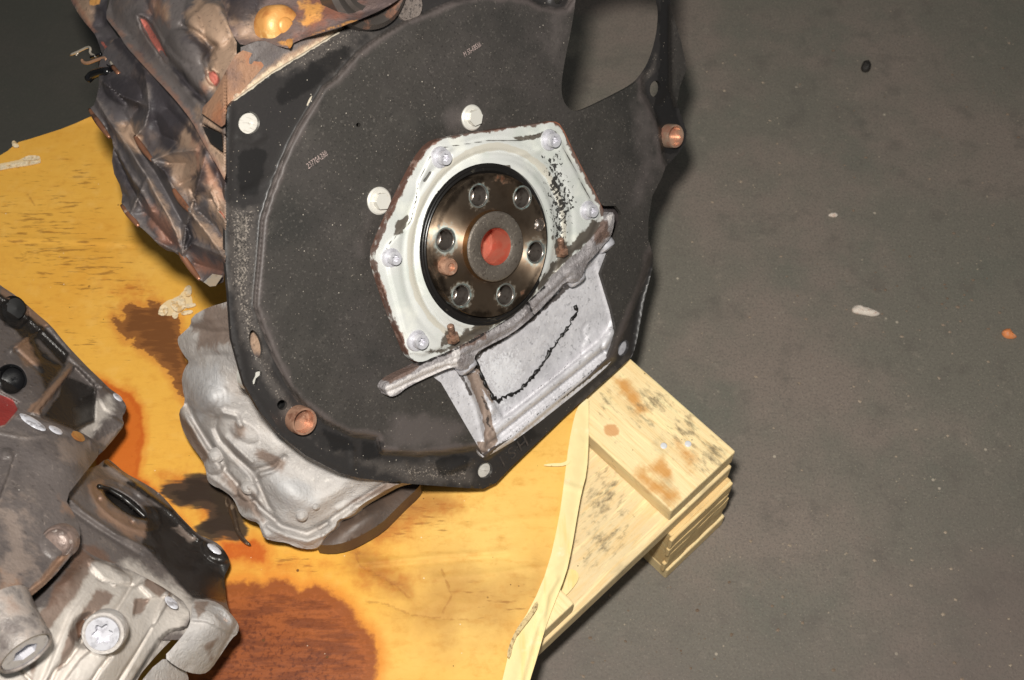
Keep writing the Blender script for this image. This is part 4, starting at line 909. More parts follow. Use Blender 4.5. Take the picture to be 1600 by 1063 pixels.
B_m = dict(red=mask([([(218, 28), (228, 32), (247, 62), (263, 92), (254, 88), (238, 68)], 3), ([(325, 112), (336, 112), (344, 126), (338, 136), (328, 126)], 4)]),
           rust=mask([([(166, 26), (176, 30), (200, 64), (270, 140), (310, 195), (354, 280), (354, 294), (310, 215), (280, 168), (216, 96), (186, 56)], 7), ([(225, -30), (255, -30), (262, 40), (235, 20)], 16), ([(313, 130), (330, 136), (326, 152), (314, 146)], 8)]),
           tan=mask([([(312, 0), (345, 5), (376, 76), (340, 145), (320, 130), (330, 90), (328, 74), (296, 50), (290, 20)], 10), ([(310, 170), (352, 200), (354, 290), (330, 240)], 14), ([(240, 5), (262, 10), (262, 30), (246, 22)], 10)]),
           dark=mask([([(316, 192), (349, 210), (349, 240), (328, 222)], 5), ([(262, 98), (285, 112), (325, 160), (310, 160), (280, 128)], 6), ([(286, 42), (335, 74), (326, 96), (300, 66)], 8)]))  # shadow in the opening and the crack put into the colour
upper = relief('upper_casting', B_out, lambda u, v: tfl(u, v)-.026, B_f, 2.6, mat=MUPPER, parent=engine, masks=B_m, smooth=1, rough=(30, .7, 4), post=behind(-.032), back=CAM_F*.035)
C_out = [(374, 77), (396, 84), (416, 95), (412, 104), (400, 118), (370, 152), (354, 172), (351, 202), (330, 188), (311, 174), (334, 150), (352, 112)]
relief('bracket', C_out, lambda u, v: tfl(u, v)-.042, [ridge([(374, 78), (416, 96)], 8, 3), ridge([(312, 174), (350, 200)], 8, 2)], 3, mat=MBRACK, parent=engine, smooth=1, rough=(40, .5, 2), post=behind(-.0315), back=CAM_F*.012,
       masks=dict(rust=mask([([(374, 77), (418, 95), (410, 108), (385, 100)], 10), ([(340, 160), (356, 165), (350, 200), (330, 188)], 12)])))
relief('cavity_shadow', [(317, 197), (346, 210), (348, 237), (331, 226), (322, 212)], lambda u, v: tfl(u, v)-.0262, [], 3, mat=MDARK, parent=engine, smooth=0, back=CAM_F*.006)  # black sheet in place of the unlit opening's darkness
fl_out = [(376, 74), (400, 65), (414, 64), (430, 71), (446, 76), (453, 77), (461, 65), (528, 45), (562, 32), (598, 16), (626, -1), (650, -30), (700, -40), (640, 12), (582, 32), (530, 55), (478, 87), (430, 116), (368, 161), (356, 180), (350, 176), (362, 140), (376, 110)]
relief('bell_flange', fl_out, lambda u, v: t_plate(u, v, -.0318), [], 4, mat=MUPPER, parent=engine, smooth=0, rough=(30, 1.0, 8), back=CAM_F*.03,
       masks=dict(bright=lambda u, v: 1.4-np.abs(dist_poly(u, v, [(372, 152), (430, 110), (478, 81), (532, 49)])-2)/5, tan=lambda u, v: 1.8-dist_poly(u, v, [(360, 160), (430, 108), (478, 80), (530, 48)])/7, dark=mask([([(520, 58), (640, -20), (660, 0), (560, 40)], 14)])))
D_out = [(330, -40), (340, 6), (352, 36), (366, 58), (378, 73), (400, 64), (414, 64), (430, 71), (446, 75), (453, 76), (461, 64), (528, 44), (562, 31), (598, 15), (626, -2), (660, -40)]
D_f = [dome((439, 42), 34, 36, 0, 9, .6), dome((480, 10), 80, 50, -.3, 12, 1), ridge([(352, 20), (372, 60), (400, 62)], 10, -3), ridge([(460, 66), (528, 45), (598, 16)], 5, 3), dome((380, 10), 34, 50, .4, 8, 1), ridge([(330, 5), (345, 20), (360, 50)], 6, 4), ridge([(535, 0), (560, 22), (600, 12)], 5, -4), ridge([(490, 20), (540, 30)], 14, 3)]
D_m = dict(amber=mask([([(465, 5), (510, 0), (505, 35), (475, 40)], 20), ([(505, -5), (520, 8), (512, 14)], 6), ([(490, 50), (560, 28), (560, 34), (480, 60)], 5), ([(425, 66), (462, 58), (456, 76), (440, 74)], 6)]), rust=mask([([(460, -20), (560, -20), (550, 30), (470, 62)], 30)]), tan=mask([([(345, 0), (400, 10), (410, 60), (370, 50)], 24)]), dark=mask([([(340, -20), (430, -20), (410, 30), (350, 40)], 20)]))
top = relief('top_housing', D_out, lambda u, v: tfl(u, v)-.03, D_f, 3, mat=MTOP, parent=engine, masks=D_m, smooth=1, rough=(24, .8, 6), back=CAM_F*.03)
MBRASS = Mat('amber_plug', srgb(208, 150, 84), .42, .15).patches(srgb(170, 104, 56), 60, .5, .66, .7).patches(srgb(240, 206, 140), 70, .56, .72, .8, off=(1, 1, 0)).grain(150, .3, .001).done()
def look_M(u, v, t, dx=0, dy=0):           # facing roughly along the crank axis at a depth t
    M = plate_frame(u, v, 0); p = at(u, v, t)
    for k in range(3): M[k][3] = p[k]
    return M
td = lambda u, v: float(tfl(np.array([u]), np.array([v]))[0])
pl = local('drain_plug', lathe([(.0150, -.012), (.0148, .001), (.013, .004), (.0085, .0062), (.0062, .0066), (.0056, .0078), (.0042, .0086), (.0001, .0088)], 36), look_M(439, 41, td(439, 41)-.043), MBRASS, top)
relief('oil_drip', [(446, 62), (456, 60), (458, 68), (453, 77), (449, 72)], lambda u, v: tfl(u, v)-.036, [dome((452, 68), 7, 10, 0, 4)], 2, mat=MBRASS, parent=top, smooth=1, back=CAM_F*.003)
MPIPE = Mat('pipe_flange', srgb(86, 80, 76), .36, .5).patches(srgb(170, 120, 96), 60, .55, .7, .7).done()
local('pipe_flange', lathe([(.021, -.02), (.0345, -.012), (.0335, .002), (.030, .005), (.027, .004), (.0235, .001), (.021, .0035), (.017, .002), (.016, -.008), (.0001, -.009)], 56), look_M(573, -28, td(573, -20)-.05), MPIPE, top, True, 30)
local('core_plug', lathe([(.0125, -.01), (.0122, .001), (.0105, .003), (.006, .0022), (.0001, .002)], 28), plate_frame(638, 8, -.0265), Mat('rough_boss', srgb(110, 100, 94), .7).patches(srgb(60, 54, 52), 420, .5, .62, .8).grain(300, .8, .002).done(), engine)
# upper left end: black end piece, wire clips, black connector
E_out = [(96, -40), (110, 0), (118, 14), (128, 30), (140, 44), (150, 56), (156, 74), (162, 92), (170, 104), (186, 118), (232, 130), (224, 100), (196, 74), (176, 46), (164, 28), (176, -40)]
relief('end_cover', E_out, lambda u, v: tfl(u, v)+.004, [dome((190, 84), 30, 24, .8, 12, .7), ridge([(104, -20), (120, 14), (150, 54)], 6, 5), ridge([(150, 20), (162, 40), (190, 76)], 9, -8), dome((142, 8), 22, 36, -.5, 8, .8), ridge([(160, 70), (176, 96)], 5, 4), dome((196, 108), 30, 12, .3, 8)], 2.6, mat=MFLANK, parent=engine, smooth=1, rough=(18, .6, 14),
       masks=dict(rust=mask([([(104, -10), (116, -10), (150, 50), (144, 52)], 6)]), tan=mask([([(112, -10), (150, 0), (140, 40), (124, 24)], 10), ([(176, 66), (196, 68), (190, 86), (176, 84)], 8)]), red=mask([([(156, 64), (162, 66), (178, 88), (172, 90)], 4)]), amber=mask([([(136, -10), (160, -10), (156, 8), (140, 10)], 4)]), dark=mask([([(150, 14), (200, -30), (180, 40), (160, 44)], 10)])), back=CAM_F*.03)
MWIRE = Mat('clip_wire', srgb(226, 214, 196), .3, .6).done(); MBLKP = Mat('black_plastic', srgb(18, 18, 20), .22, spec=.6).done()
def wire(pts, r, name, mat, lift=.01, parent=engine):
    P = [at(a, b, td(a, b)-lift) for a, b in resample(soften(pts, 1, False), 3, False)]
    return link(name, mesh(*tube(P, r, 8)), mat, parent)
wire([(110, 86), (124, 80), (138, 73), (142, 76), (140, 84), (150, 88)], .0011, 'wire_clip', MWIRE); wire([(122, 83), (120, 85), (119, 87)], .0008, 'wire_clip', MWIRE)
wire([(128, 94), (130, 98), (138, 99), (150, 94), (164, 90), (167, 94)], .0014, 'wire_clip', Mat('clip_tan', srgb(196, 152, 122), .35, .4).done()); wire([(142, 90), (158, 84)], .0012, 'wire_clip', MBLKP)
wire([(172, 96), (180, 108), (188, 118), (190, 122), (184, 124), (166, 134), (156, 140)], .0012, 'wire_clip', MWIRE); wire([(176, 104), (186, 116)], .0018, 'wire_clip', MLIP, .012)
wire([(138, 124), (144, 117), (152, 114), (160, 112), (170, 112)], [.0036]*30 if False else .0036, 'connector_plug', MBLKP, .014)
relief('connector', [(152, 96), (164, 94), (176, 106), (184, 120), (174, 122), (164, 116), (156, 110)], lambda u, v: tfl(u, v)-.008, [dome((168, 108), 16, 12, .8, 4)], 2.5, mat=MBLKP, parent=engine, smooth=1, back=CAM_F*.008, rough=(6, 1.2, 3))
relief('connector_base', [(160, 118), (182, 122), (192, 126), (186, 134), (164, 146), (152, 150), (156, 132)], lambda u, v: tfl(u, v)-.004, [ridge([(166, 128), (160, 142)], 4, 3), ridge([(176, 128), (170, 138)], 4, 3)], 2.5, mat=MFLANK, parent=engine, smooth=1, back=CAM_F*.006, masks=dict(tan=mask([([(160, 118), (172, 120), (166, 136), (156, 140)], 6)])))

ridge_w = ridge
def ridge(pts, w, h, kind='gauss'): return ridge_w(pts, w*(.66 if w < 12 and kind == 'gauss' else 1), h, kind)
# ---------------------------------------------------------------- engine: pale aluminium casting under the plate
m = Mat('raw_aluminium', srgb(176, 171, 168), .7, .0, spec=.28)
m.patches(srgb(204, 198, 193), 16, .42, .62, .8).patches(srgb(172, 162, 154), 28, .5, .68, .65, off=(1, 3, 0)).patches(srgb(216, 210, 204), 200, .56, .7, .6, detail=4)
m.masked('dirt', srgb(128, 106, 92), .8, 70, 1.0, .2, .95)
m.masked('cool', srgb(204, 204, 206), .6, 50, 1.4, .2, 1.2)
m.patches(srgb(150, 138, 128), 330, .58, .76, .5, off=(4, 0, 2)).patches(srgb(120, 104, 92), 60, .62, .8, .55, detail=9, nrough=.75, off=(4, 0, 9))
m.specks(srgb(92, 72, 60), 120, .1, .8, .62).specks(srgb(240, 238, 236), 110, .07, .8, .66)
m.grain(380, .7, .0014).grain(900, .4, .0006).grain(70, .3, .003)
MALU = m.done()
tsil = lambda u, v: t_height(u, v, DECK + hsil(u, v))
hsil = tps([(277, 535, .10), (284, 600, .085), (290, 640, .07), (320, 730, .05), (345, 765, .05), (375, 802, .045), (408, 838, .045), (446, 848, .04), (498, 856, .03), (560, 792, .06), (640, 748, .075), (300, 490, .15), (356, 465, .20), (370, 540, .185), (410, 612, .15), (450, 668, .125), (500, 712, .10), (600, 752, .08), (340, 620, .14), (400, 720, .095), (470, 780, .08)])
S_out = [(380, 462), (355, 472), (325, 480), (299, 495), (298, 509), (286, 520), (277, 528), (279, 541), (288, 556), (296, 566), (290, 573), (284, 588), (285, 606), (290, 630), (279, 643), (282, 661), (289, 680), (300, 698), (317, 720), (322, 736), (324, 752), (334, 760), (345, 764), (362, 776), (369, 788), (375, 804), (388, 813), (404, 817),
         (408, 830), (412, 841), (428, 846), (448, 848), (462, 855), (476, 858), (490, 858), (500, 853), (506, 842), (512, 834), (524, 826), (527, 812), (545, 808), (557, 800), (562, 790), (600, 768), (622, 756), (646, 752), (640, 738), (560, 715), (500, 690), (440, 640), (400, 570)]
gb = lambda c, rx, ry, a, h: (lambda u, v: h*np.exp(-(((u-c[0])*math.cos(a)+(v-c[1])*math.sin(a))/rx)**2-((-(u-c[0])*math.sin(a)+(v-c[1])*math.cos(a))/ry)**2))
S_f = [ridge([(297, 512), (330, 520), (365, 520)], 8, -5), ridge([(299, 497), (330, 498), (360, 490)], 10, 4), ridge([(278, 535), (300, 552), (340, 545), (372, 545)], 14, 5), ridge([(294, 568), (318, 556), (350, 556)], 8, -4), gb((325, 625), 34, 26, .9, 16), dome((318, 622), 24, 24, 0, 6, .7), ridge([(330, 600), (352, 610), (352, 640)], 6, -2),
       ridge([(284, 645), (300, 668), (318, 700), (330, 716)], 8, 5), ridge([(292, 632), (304, 660), (330, 700), (352, 730)], 7, -9), ridge([(338, 655), (336, 670), (344, 688), (366, 712), (392, 736), (400, 750)], 6, -8), ridge([(350, 645), (370, 650), (376, 664)], 7, 5), gb((375, 700), 34, 20, .8, 13), dome((382, 676), 26, 14, .5, 6, .7), ridge([(352, 682), (372, 702), (394, 722)], 6, 5),
       ridge([(400, 738), (404, 756), (418, 790), (426, 800)], 6, -6), ridge([(404, 734), (430, 728), (444, 716)], 7, -6), ridge([(440, 720), (428, 735), (406, 742)], 6, 5), gb((455, 770), 40, 22, .6, 14), gb((430, 700), 30, 22, .6, 8), dome((334, 726), 18, 16, .6, 9), dome((387, 768), 18, 15, .6, 8), dome((336, 712), 8, 8, 0, 4), dome((386, 763), 6, 6, 0, 4), dome((470, 808), 7, 7, 0, 4),
       ridge([(322, 740), (344, 756), (366, 772)], 7, 4), ridge([(350, 734), (372, 758), (404, 790), (430, 812)], 6, -7), ridge([(380, 806), (404, 812), (416, 838)], 7, 4), ridge([(404, 796), (440, 822), (480, 834), (510, 818)], 7, -6), ridge([(418, 822), (448, 838), (480, 846), (505, 836)], 7, 5), ridge([(505, 838), (540, 806), (600, 766), (640, 750)], 5, 4), ridge([(500, 825), (540, 795), (600, 756)], 5, -5), ridge([(530, 796), (545, 790), (556, 790)], 8, 4),
       ridge([(360, 480), (376, 560), (410, 625), (455, 680), (510, 722), (600, 752)], 14, 4), gb((300, 528), 16, 12, 0, 7), gb((395, 800), 14, 10, .5, 6), gb((425, 836), 14, 9, .3, 5), gb((486, 846), 16, 9, 0, 5), gb((297, 660), 12, 22, -.4, 8), gb((520, 770), 40, 14, -.6, 6)]
S_m = dict(dirt=mask([([(320, 470), (372, 470), (372, 545), (310, 545), (300, 510)], 26), ([(366, 660), (388, 664), (384, 690), (360, 688)], 14), ([(278, 640), (300, 668), (330, 716), (318, 726), (290, 690)], 10), ([(345, 735), (400, 780), (410, 815), (370, 790)], 16), ([(540, 790), (600, 756), (640, 750), (600, 770)], 10), ([(400, 700), (450, 720), (440, 740), (400, 720)], 12)]),
           cool=mask([([(292, 570), (350, 560), (356, 640), (310, 660), (290, 620)], 24), ([(415, 745), (480, 740), (510, 790), (440, 810)], 24)]))
sil = relief('pale_casting', S_out, tsil, [(lambda f: (lambda u, v: 1.3*f(u, v)))(f) for f in S_f], 2.6, mat=MALU, parent=engine, masks=S_m, smooth=1, rough=(34, .7, 13), back=CAM_F*.02 + np.array((0, 0, -.01)), post=lambda u, v, t: np.maximum(t, t_plate(u, v, -.036)))
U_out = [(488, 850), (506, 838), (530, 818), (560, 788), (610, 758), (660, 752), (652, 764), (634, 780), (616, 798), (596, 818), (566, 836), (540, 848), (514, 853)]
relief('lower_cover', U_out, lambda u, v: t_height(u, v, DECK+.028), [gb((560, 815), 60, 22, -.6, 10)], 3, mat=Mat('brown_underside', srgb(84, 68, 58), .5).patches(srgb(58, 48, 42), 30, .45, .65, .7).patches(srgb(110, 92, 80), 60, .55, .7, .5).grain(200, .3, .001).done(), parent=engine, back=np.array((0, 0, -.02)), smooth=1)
for (u, v, r) in ((336, 712, .004), (386, 763, .0035), (470, 806, .0032), (492, 792, .0022)):
    p = at(u, v, float(tsil(np.array([u]), np.array([v]))[0])-.012); local('cast_pip', lathe([(r*1.6, -.004), (r, .0005), (r*.6, .0016), (.0001, .002)], 18), frame_to(p, -CAM_F), MALU, sil)

# ---------------------------------------------------------------- second casting, lower left
hgb = tps([(0, 446, .10), (60, 495, .09), (115, 552, .075), (163, 600, .07), (197, 633, .06), (194, 662, .07), (164, 712, .08), (245, 768, .06), (310, 836, .06), (360, 878, .055), (352, 930, .06), (374, 978, .08), (322, 1049, .08), (0, 700, .19), (0, 1070, .25), (160, 990, .20), (90, 850, .19), (90, 600, .12), (195, 785, .11), (260, 940, .13), (340, 960, .11), (20, 560, .14), (120, 720, .15)])
tgb = lambda u, v: t_height(u, v, DECK + hgb(u, v))
gear = empty('gearbox_housing', tuple(at(150, 900, t_height(150, 900, DECK))), 'grimy grey gearbox casting with bolt bosses in the lower left corner', 'gearbox')
WORLDM[gear.name] = Matrix.Translation(gear.location)
m = Mat('grimy_casting', srgb(106, 98, 95), .44, .05, spec=.5)
m.patches(srgb(76, 71, 71), 18, .42, .7, .7, detail=8, nrough=.7).patches(srgb(142, 130, 122), 36, .52, .76, .55, detail=8, nrough=.7, off=(2, 0, 1)).patches(srgb(52, 47, 45), 240, .56, .74, .5, off=(7, 0, 1)).patches(srgb(170, 156, 146), 260, .6, .74, .5)
m.masked('clean', srgb(200, 192, 184), .93, 60, 1.4, 0, 1.2, rough=.62)
m.masked('oil', srgb(34, 31, 29), .93, 40, .6, .3, .75, rough=.26)
m.masked('brown', srgb(146, 116, 96), .85, 70, 1.4, .1, 1.2)
m.masked('wash', srgb(150, 134, 124), .7, 90, 1.2, .3, 1.0)
m.masked('stain', srgb(112, 84, 68), .75, 60, 1.0, .3, .9)
m.masked('red', srgb(134, 44, 40), .95, 60, .4, .3, .7)
m.specks(srgb(222, 214, 204), 150, .1, .8, .6).specks(srgb(56, 44, 38), 130, .12, .7, .6)
m.grain(380, .45, .0012).grain(60, .3, .003)
MGEAR = m.done()
ridge_keep = ridge
G1_out = [(-60, 400), (0, 446), (28, 464), (56, 489), (80, 509), (98, 532), (116, 552), (138, 575), (156, 592), (164, 600), (172, 608), (184, 616), (198, 633), (196, 644), (190, 652), (195, 664), (180, 684), (158, 709), (140, 720), (60, 710), (-60, 720)]
G1_f = [plateau([(-60, 396), (0, 444), (28, 462), (80, 507), (166, 598), (158, 607), (100, 553), (58, 513), (22, 480), (-60, 430)], 5, 2.5), plateau([(4, 476), (22, 464), (42, 478), (46, 498), (30, 514), (8, 508)], -11, 3), plateau([(46, 520), (70, 506), (108, 552), (98, 574), (66, 566)], -4, 3), ridge_w([(72, 508), (48, 524), (18, 548)], 3.5, 6), ridge_w([(24, 546), (58, 576), (64, 582)], 2.5, -4),
        plateau([(118, 573), (150, 606), (147, 655), (117, 669), (66, 653), (62, 641)], -15, 4), plateau([(107, 566), (116, 571), (66, 650), (48, 646)], 6, 2.5), pit((18, 594), 23, 24, 0, -14, .3), plateau([(158, 604), (198, 631), (196, 646), (182, 650), (164, 640), (150, 612)], 3, 2), plateau([(160, 656), (178, 650), (195, 664), (160, 708), (138, 690)], 7, 3), ridge_w([(150, 602), (142, 616), (128, 622)], 3, 5),
        pit((22, 488), 15, 15, 0, -8, .3), ridge_w([(66, 556), (94, 576)], 2, -2.5), ridge_w([(184, 616), (196, 634)], 3, 3), plateau([(-60, 620), (0, 612), (30, 630), (24, 650), (0, 674), (-60, 676)], -8, 3)]
G1_m = dict(oil=mask([([(100, 585), (150, 606), (148, 660), (120, 676), (70, 650), (90, 620)], 10), (circle((20, 482), 20), 5), (circle((18, 596), 20), 4), ([(-20, 446), (30, 474), (110, 552), (100, 575), (60, 530), (40, 530), (0, 500)], 8), ([(40, 520), (100, 570), (70, 620), (56, 570), (30, 540)], 20)]), red=mask([([(-20, 610), (20, 624), (28, 640), (8, 664), (-20, 672)], 4)]),
            brown=mask([([(40, 644), (110, 572), (114, 578), (62, 648)], 5), ([(0, 446), (60, 490), (80, 510), (70, 512), (26, 476), (0, 460)], 5), ([(22, 540), (44, 528), (62, 572), (40, 570)], 10)]), wash=mask([([(80, 690), (140, 690), (130, 730), (90, 720)], 16), ([(0, 640), (40, 650), (28, 680), (0, 690)], 8), ([(150, 690), (195, 660), (170, 700)], 8)]), clean=mask([([(120, 640), (172, 620), (180, 640), (140, 690), (118, 670)], 14)]))
G2_out = [(150, 730), (166, 716), (176, 722), (195, 739), (220, 752), (246, 768), (262, 784), (275, 800), (290, 816), (310, 836), (326, 842), (342, 850), (355, 866), (360, 880), (356, 890), (350, 901), (352, 920), (354, 942), (360, 960), (340, 990), (300, 1000), (200, 1000), (110, 960), (60, 880), (60, 780), (110, 740)]
G2_f = [ridge([(164, 724), (210, 755), (262, 796), (310, 842)], 7, 5), pit((193, 786), 45, 13, .60, -18, .45), ridge(circle((196, 790), 62, 30, 27, .60), 5, 2.0), ridge([(110, 782), (130, 800), (180, 834), (240, 862)], 5, 4), ridge([(104, 792), (150, 825), (220, 868)], 5, -4), pit((155, 781), 4.5, 4, 0, -5, .4), pit((206, 816), 4.5, 4, 0, -5, .4), dome((338, 862), 26, 16, .6, 7), pit((335, 858), 12, 5.5, .6, -4, .4), dome((222, 768), 14, 10, .6, 5), plateau([(270, 800), (300, 836), (340, 850), (350, 900), (260, 880), (232, 810)], -3, 14)]
G2_m = dict(oil=mask([([(224, 790), (262, 792), (310, 836), (360, 868), (356, 940), (300, 935), (250, 880), (222, 850), (228, 815)], 12), (circle((193, 786), 44, 24, 12, .6), 4), ([(164, 716), (275, 800), (262, 800), (160, 730)], 6)]), brown=mask([([(130, 756), (160, 750), (170, 790), (228, 820), (230, 846), (190, 836), (150, 800)], 8)]), wash=mask([([(150, 728), (180, 728), (215, 752), (190, 760)], 10), ([(280, 820), (306, 842), (296, 850), (270, 825)], 8)]), clean=mask([([(200, 880), (240, 890), (300, 930), (340, 950), (330, 1000), (180, 980), (150, 900)], 20)]), stain=mask([([(110, 860), (150, 850), (180, 880), (140, 900)], 16)]))
lower = relief('end_cover', G2_out, lambda u, v: tgb(u, v)+.012, G2_f, 2.6, mat=MGEAR, parent=gear, masks=G2_m, smooth=1, rough=(24, .6, 21), back=CAM_F*.04)
up_c = relief('upper_case', G1_out, lambda u, v: tgb(u, v)-.020, G1_f, 2.6, mat=MGEAR, parent=gear, masks=G1_m, smooth=1, rough=(24, .6, 22), back=CAM_F*.03)
GS_out = [(-60, 674), (0, 674), (27, 648), (48, 647), (74, 658), (104, 668), (139, 681), (161, 703), (128, 745), (101, 779), (114, 800), (126, 828), (124, 850), (112, 868), (80, 906), (34, 944), (0, 952), (-60, 955)]
GS_f = [ridge_w([(27, 650), (74, 662), (139, 686), (158, 705)], 5, 3), ridge_w([(24, 712), (12, 750), (-2, 788)], 2.2, -4), ridge_w([(20, 712), (8, 745), (-6, 776)], 6, 3), dome((10, 708), 9, 9, 0, 4), gb((60, 745), 46, 30, .3, -5), dome((91, 848), 27, 27, 0, 6, .6), ridge_w([(112, 866), (74, 912), (30, 944)], 4, 5), ridge_w([(104, 862), (66, 908), (24, 938)], 3, -4), gb((120, 810), 12, 20, 0, -4), ridge_w([(0, 676), (40, 684), (72, 680)], 2.5, 2)]
GS_m = dict(wash=mask([([(82, 690), (142, 690), (132, 732), (92, 722)], 20), ([(0, 780), (40, 790), (60, 900), (0, 930)], 50)]), brown=mask([([(108, 866), (74, 916), (30, 946), (36, 930), (90, 870)], 6), ([(0, 890), (40, 900), (30, 940), (0, 940)], 20), ([(90, 774), (120, 800), (118, 812), (96, 800)], 10)]), oil=mask([([(30, 938), (66, 906), (104, 862), (108, 866), (70, 914), (40, 944)], 3)]))
G3_out = [(-60, 900), (40, 900), (100, 840), (120, 850), (150, 872), (190, 884), (232, 905), (262, 922), (294, 945), (297, 975), (278, 990), (246, 1022), (214, 1060), (200, 1100), (-60, 1100)]
G3_f = [gb((95, 930), 60, 34, -.8, 12), plateau([(138, 872), (176, 884), (206, 902), (204, 914), (180, 916), (158, 906), (142, 890)], 6, 2.5), ridge_w([(140, 884), (160, 906), (184, 914), (206, 914)], 2.2, -4), plateau([(206, 920), (236, 904), (266, 926), (258, 950), (240, 976), (180, 1070), (96, 1070), (126, 1030), (150, 1010), (188, 950)], 10, 5), gb((160, 1040), 50, 26, -.9, 8), plateau([(224, 886), (262, 910), (262, 930), (236, 934), (216, 914)], 6, 4),
        plateau([(262, 924), (296, 944), (298, 978), (264, 984), (246, 1000), (196, 1080), (180, 1080), (236, 985), (250, 950)], 7, 3), plateau([(300, 982), (266, 988), (250, 1002), (206, 1066), (200, 1100), (260, 1030), (300, 995)], -14, 2.5), pit((268, 942), 15, 8, .7, -6, .4), plateau([(214, 936), (232, 938), (222, 958), (208, 966)], -5, 3), pit((138, 985), 34, 30, -.8, -16, .5), ridge_w([(76, 1070), (88, 1046), (104, 1036), (128, 1004), (140, 975)], 2.4, -9), ridge_w([(140, 1070), (156, 1046), (172, 1026)], 2.4, -7), gb((38, 985), 44, 30, .2, 16), ridge_w([(30, 1045), (50, 1066)], 2.5, -7), dome((162, 990), 36, 36, 0, 6, .4), gb((110, 905), 16, 10, -.7, 6), gb((190, 900), 30, 8, .5, 3), plateau([(150, 905), (200, 918), (186, 944), (150, 980), (120, 1000), (60, 1080), (110, 960)], 5, 8)]
G3_m = dict(clean=mask([([(140, 876), (200, 890), (240, 912), (296, 945), (296, 980), (240, 1030), (200, 1100), (-40, 1100), (-40, 970), (20, 960), (60, 960), (110, 920), (120, 890)], 22)]), stain=mask([([(120, 850), (150, 872), (120, 930), (70, 1000), (50, 1060), (40, 1000), (80, 930)], 14), ([(210, 935), (236, 935), (220, 960), (205, 962)], 8), ([(150, 920), (180, 930), (130, 990), (90, 1050), (100, 1000)], 10), ([(40, 960), (76, 990), (60, 1020), (20, 960)], 14), ([(236, 890), (262, 920), (250, 935), (225, 915)], 8)]), oil=mask([([(30, 935), (60, 915), (112, 866), (116, 872), (80, 915), (50, 945)], 6), ([(118, 975), (135, 960), (132, 990), (122, 1002)], 5)]), wash=mask([([(0, 780), (60, 790), (60, 830), (0, 830)], 30)]))
main = relief('main_case', G3_out, lambda u, v: tgb(u, v)+.004, G3_f, 2.6, mat=MGEAR, parent=gear, masks=G3_m, smooth=1, rough=(24, .6, 23), back=CAM_F*.04)
slab = relief('front_slab', GS_out, lambda u, v: tgb(u, v)-.026, GS_f, 2.6, mat=MGEAR, parent=gear, masks=GS_m, smooth=1, rough=(34, .6, 29), back=CAM_F*.03)
G4_out = [(300, 938), (318, 936), (342, 942), (360, 958), (374, 976), (372, 990), (362, 998), (346, 1022), (330, 1046), (318, 1054), (296, 1052), (272, 1040), (256, 1026), (270, 1012), (292, 985), (298, 972)]
G4_f = [ridge([(330, 955), (300, 1010), (282, 1040)], 44, 18, 'round'), plateau([(298, 970), (322, 972), (350, 986), (372, 992), (376, 970), (340, 934), (300, 934)], 5, 4), pit((346, 962), 22, 9, .75, -4, .4), pit((347, 964), 13, 5, .75, -3, .4)]
relief('boss_tube', G4_out, lambda u, v: tgb(u, v)-.002, G4_f, 2.2, mat=MALU, parent=gear, masks=dict(dirt=mask([([(318, 1010), (340, 1000), (330, 1030)], 14), ([(300, 938), (330, 938), (310, 968)], 8)]), cool=mask([(circle((346, 962), 22, 20, 9, .75), 5)])), smooth=1, rough=(20, .8, 25), back=CAM_F*.03)
relief('lower_boss', [(200, 1100), (230, 1050), (262, 1024), (290, 1046), (296, 1064), (290, 1100)], lambda u, v: tgb(u, v)+.006, [dome((254, 1062), 46, 44, 0, 12)], 3, mat=MALU, parent=gear, smooth=1, rough=(16, 1.2, 27), back=CAM_F*.03)
tg = lambda u, v: float(tgb(np.array([u]), np.array([v]))[0])
def boss_M(u, v, lift, n): return frame_to(at(u, v, tg(u, v)-lift), n)
nb_ = -CAM_F
# torx bolt, capped bolt, hex socket plug, shiny threaded inserts
star2 = []
for k in range(36):
    a = 2*math.pi*k/36; rr = .0058+.0011*math.cos(6*a); star2.append((rr*math.cos(a), rr*math.sin(a)))
M = boss_M(162, 989, .0225, nb_*1.0 + CAM_R*.06)
tb = local('torx_bolt', lathe([(.0136, -.010), (.0138, .001), (.0132, .0022), (.0116, .0026), (.0110, .0018), (.0108, .0018)], 44), M, MALU, main)
local('torx_head', join(prism(circle((0, 0), .0106, 44), [star2], -.006, .0034), lathe([(.0001, -.0030), (.0100, -.0030)], 24)), M, MBOLT, tb, True, 35)
cb = local('capped_bolt', lathe([(.0118, -.008), (.0116, .001), (.0106, .0025), (.0096, .0022), (.0092, .0035), (.0075, .0052), (.0040, .0060), (.0001, .0062)], 36), boss_M(91, 848, .030, nb_), Mat('grimy_cap', srgb(130, 112, 104), .42, .2).patches(srgb(90, 78, 74), 90, .45, .62, .7).patches(srgb(206, 194, 186), 190, .58, .72, .7).grain(220, .5, .0015).done(), main)
n2 = CAM_R*.66 - CAM_U*.66 - CAM_F*.36; n2 /= np.linalg.norm(n2)
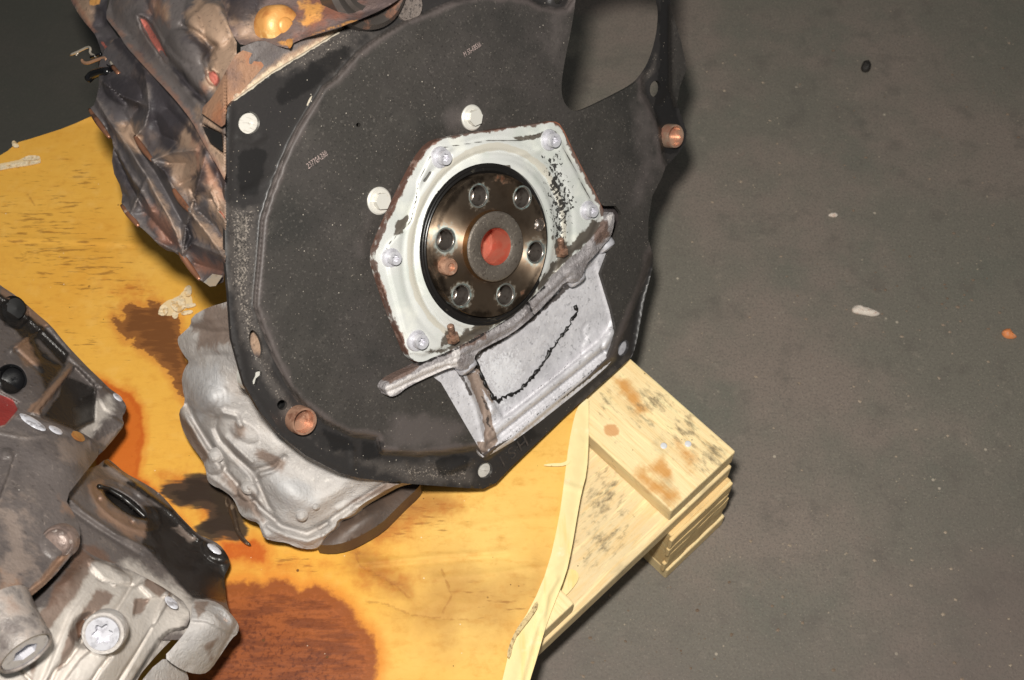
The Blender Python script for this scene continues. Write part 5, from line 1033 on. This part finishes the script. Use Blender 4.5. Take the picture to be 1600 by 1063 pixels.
sp = local('socket_boss', lathe([(.0215, -.034), (.0190, -.020), (.0180, -.008), (.0177, -.001), (.0168, .0008), (.0158, .0006), (.0152, -.001)], 44), boss_M(40, 1020, .034, n2), MGEAR, main, attrs=dict(clean=np.full(7*44, .45), stain=np.full(7*44, .45)))
hx = [(.0080*math.cos(k*math.pi/3), .0080*math.sin(k*math.pi/3)) for k in range(6)]
local('socket_plug', join(prism(circle((0, 0), .0148, 40), [hx], -.008, -.0004), lathe([(.0001, -.006), (.012, -.006)], 20)), boss_M(40, 1020, .034, n2), MBOLT, sp, True, 30)
MSHINE = Mat('bright_insert', srgb(232, 232, 240), .3, .25).patches(srgb(120, 112, 110), 200, .5, .64, .6).done()
for (u, v, rx, ry, a, par, lift) in ((268, 942, 13, 6.5, .75, main, .012), (346, 962, 19, 8, .75, gear, .014), (335, 858, 13, 5, .62, lower, .0), (51, 660, 24, 6.5, .55, slab, .0285), (87, 672, 12, 5, .5, slab, .0285), (122, 682, 12, 6.5, .55, slab, .0285), (184, 621, 9, 4, .7, up_c, .025)):
    o = relief('bright_insert', circle((u, v), rx, 22, ry, a), lambda p, q: tgb(p, q)-lift, [dome((u, v), rx, ry, a, 1.6)], 2, mat=MSHINE if u != 122 else MBRASS, parent=par, smooth=0, back=CAM_F*.003)
local('rubber_bung', lathe([(.0122, .002), (.0112, .003), (.0100, .001), (.0092, -.004), (.005, -.0055), (.0001, -.005)], 28), boss_M(18, 594, .016, nb_), MBLKP, up_c)
local('dark_hole', lathe([(.0105, .003), (.0095, .001), (.0088, -.004), (.0001, -.006)], 24), boss_M(22, 482, .015, nb_), MDARK, up_c)
wire_g = [at(a, b, tg(a, b)-.006) for a, b in resample([(154, 760), (170, 764), (190, 776), (212, 794), (228, 809)], 4, False)]
link('seal_lip', mesh(*tube(wire_g, .0018, 8)), MSEAL, lower)

# every masked material finds its attribute on the meshes that carry it
for o in bpy.data.objects:
    if o.type != 'MESH': continue
    for mt in o.data.materials:
        for k in Mat.used.get(mt.name, ()):
            if k not in o.data.attributes:
                a_ = o.data.attributes.new(k, 'FLOAT', 'POINT'); a_.data.foreach_set('value', np.full(len(o.data.vertices), -6, np.float32))
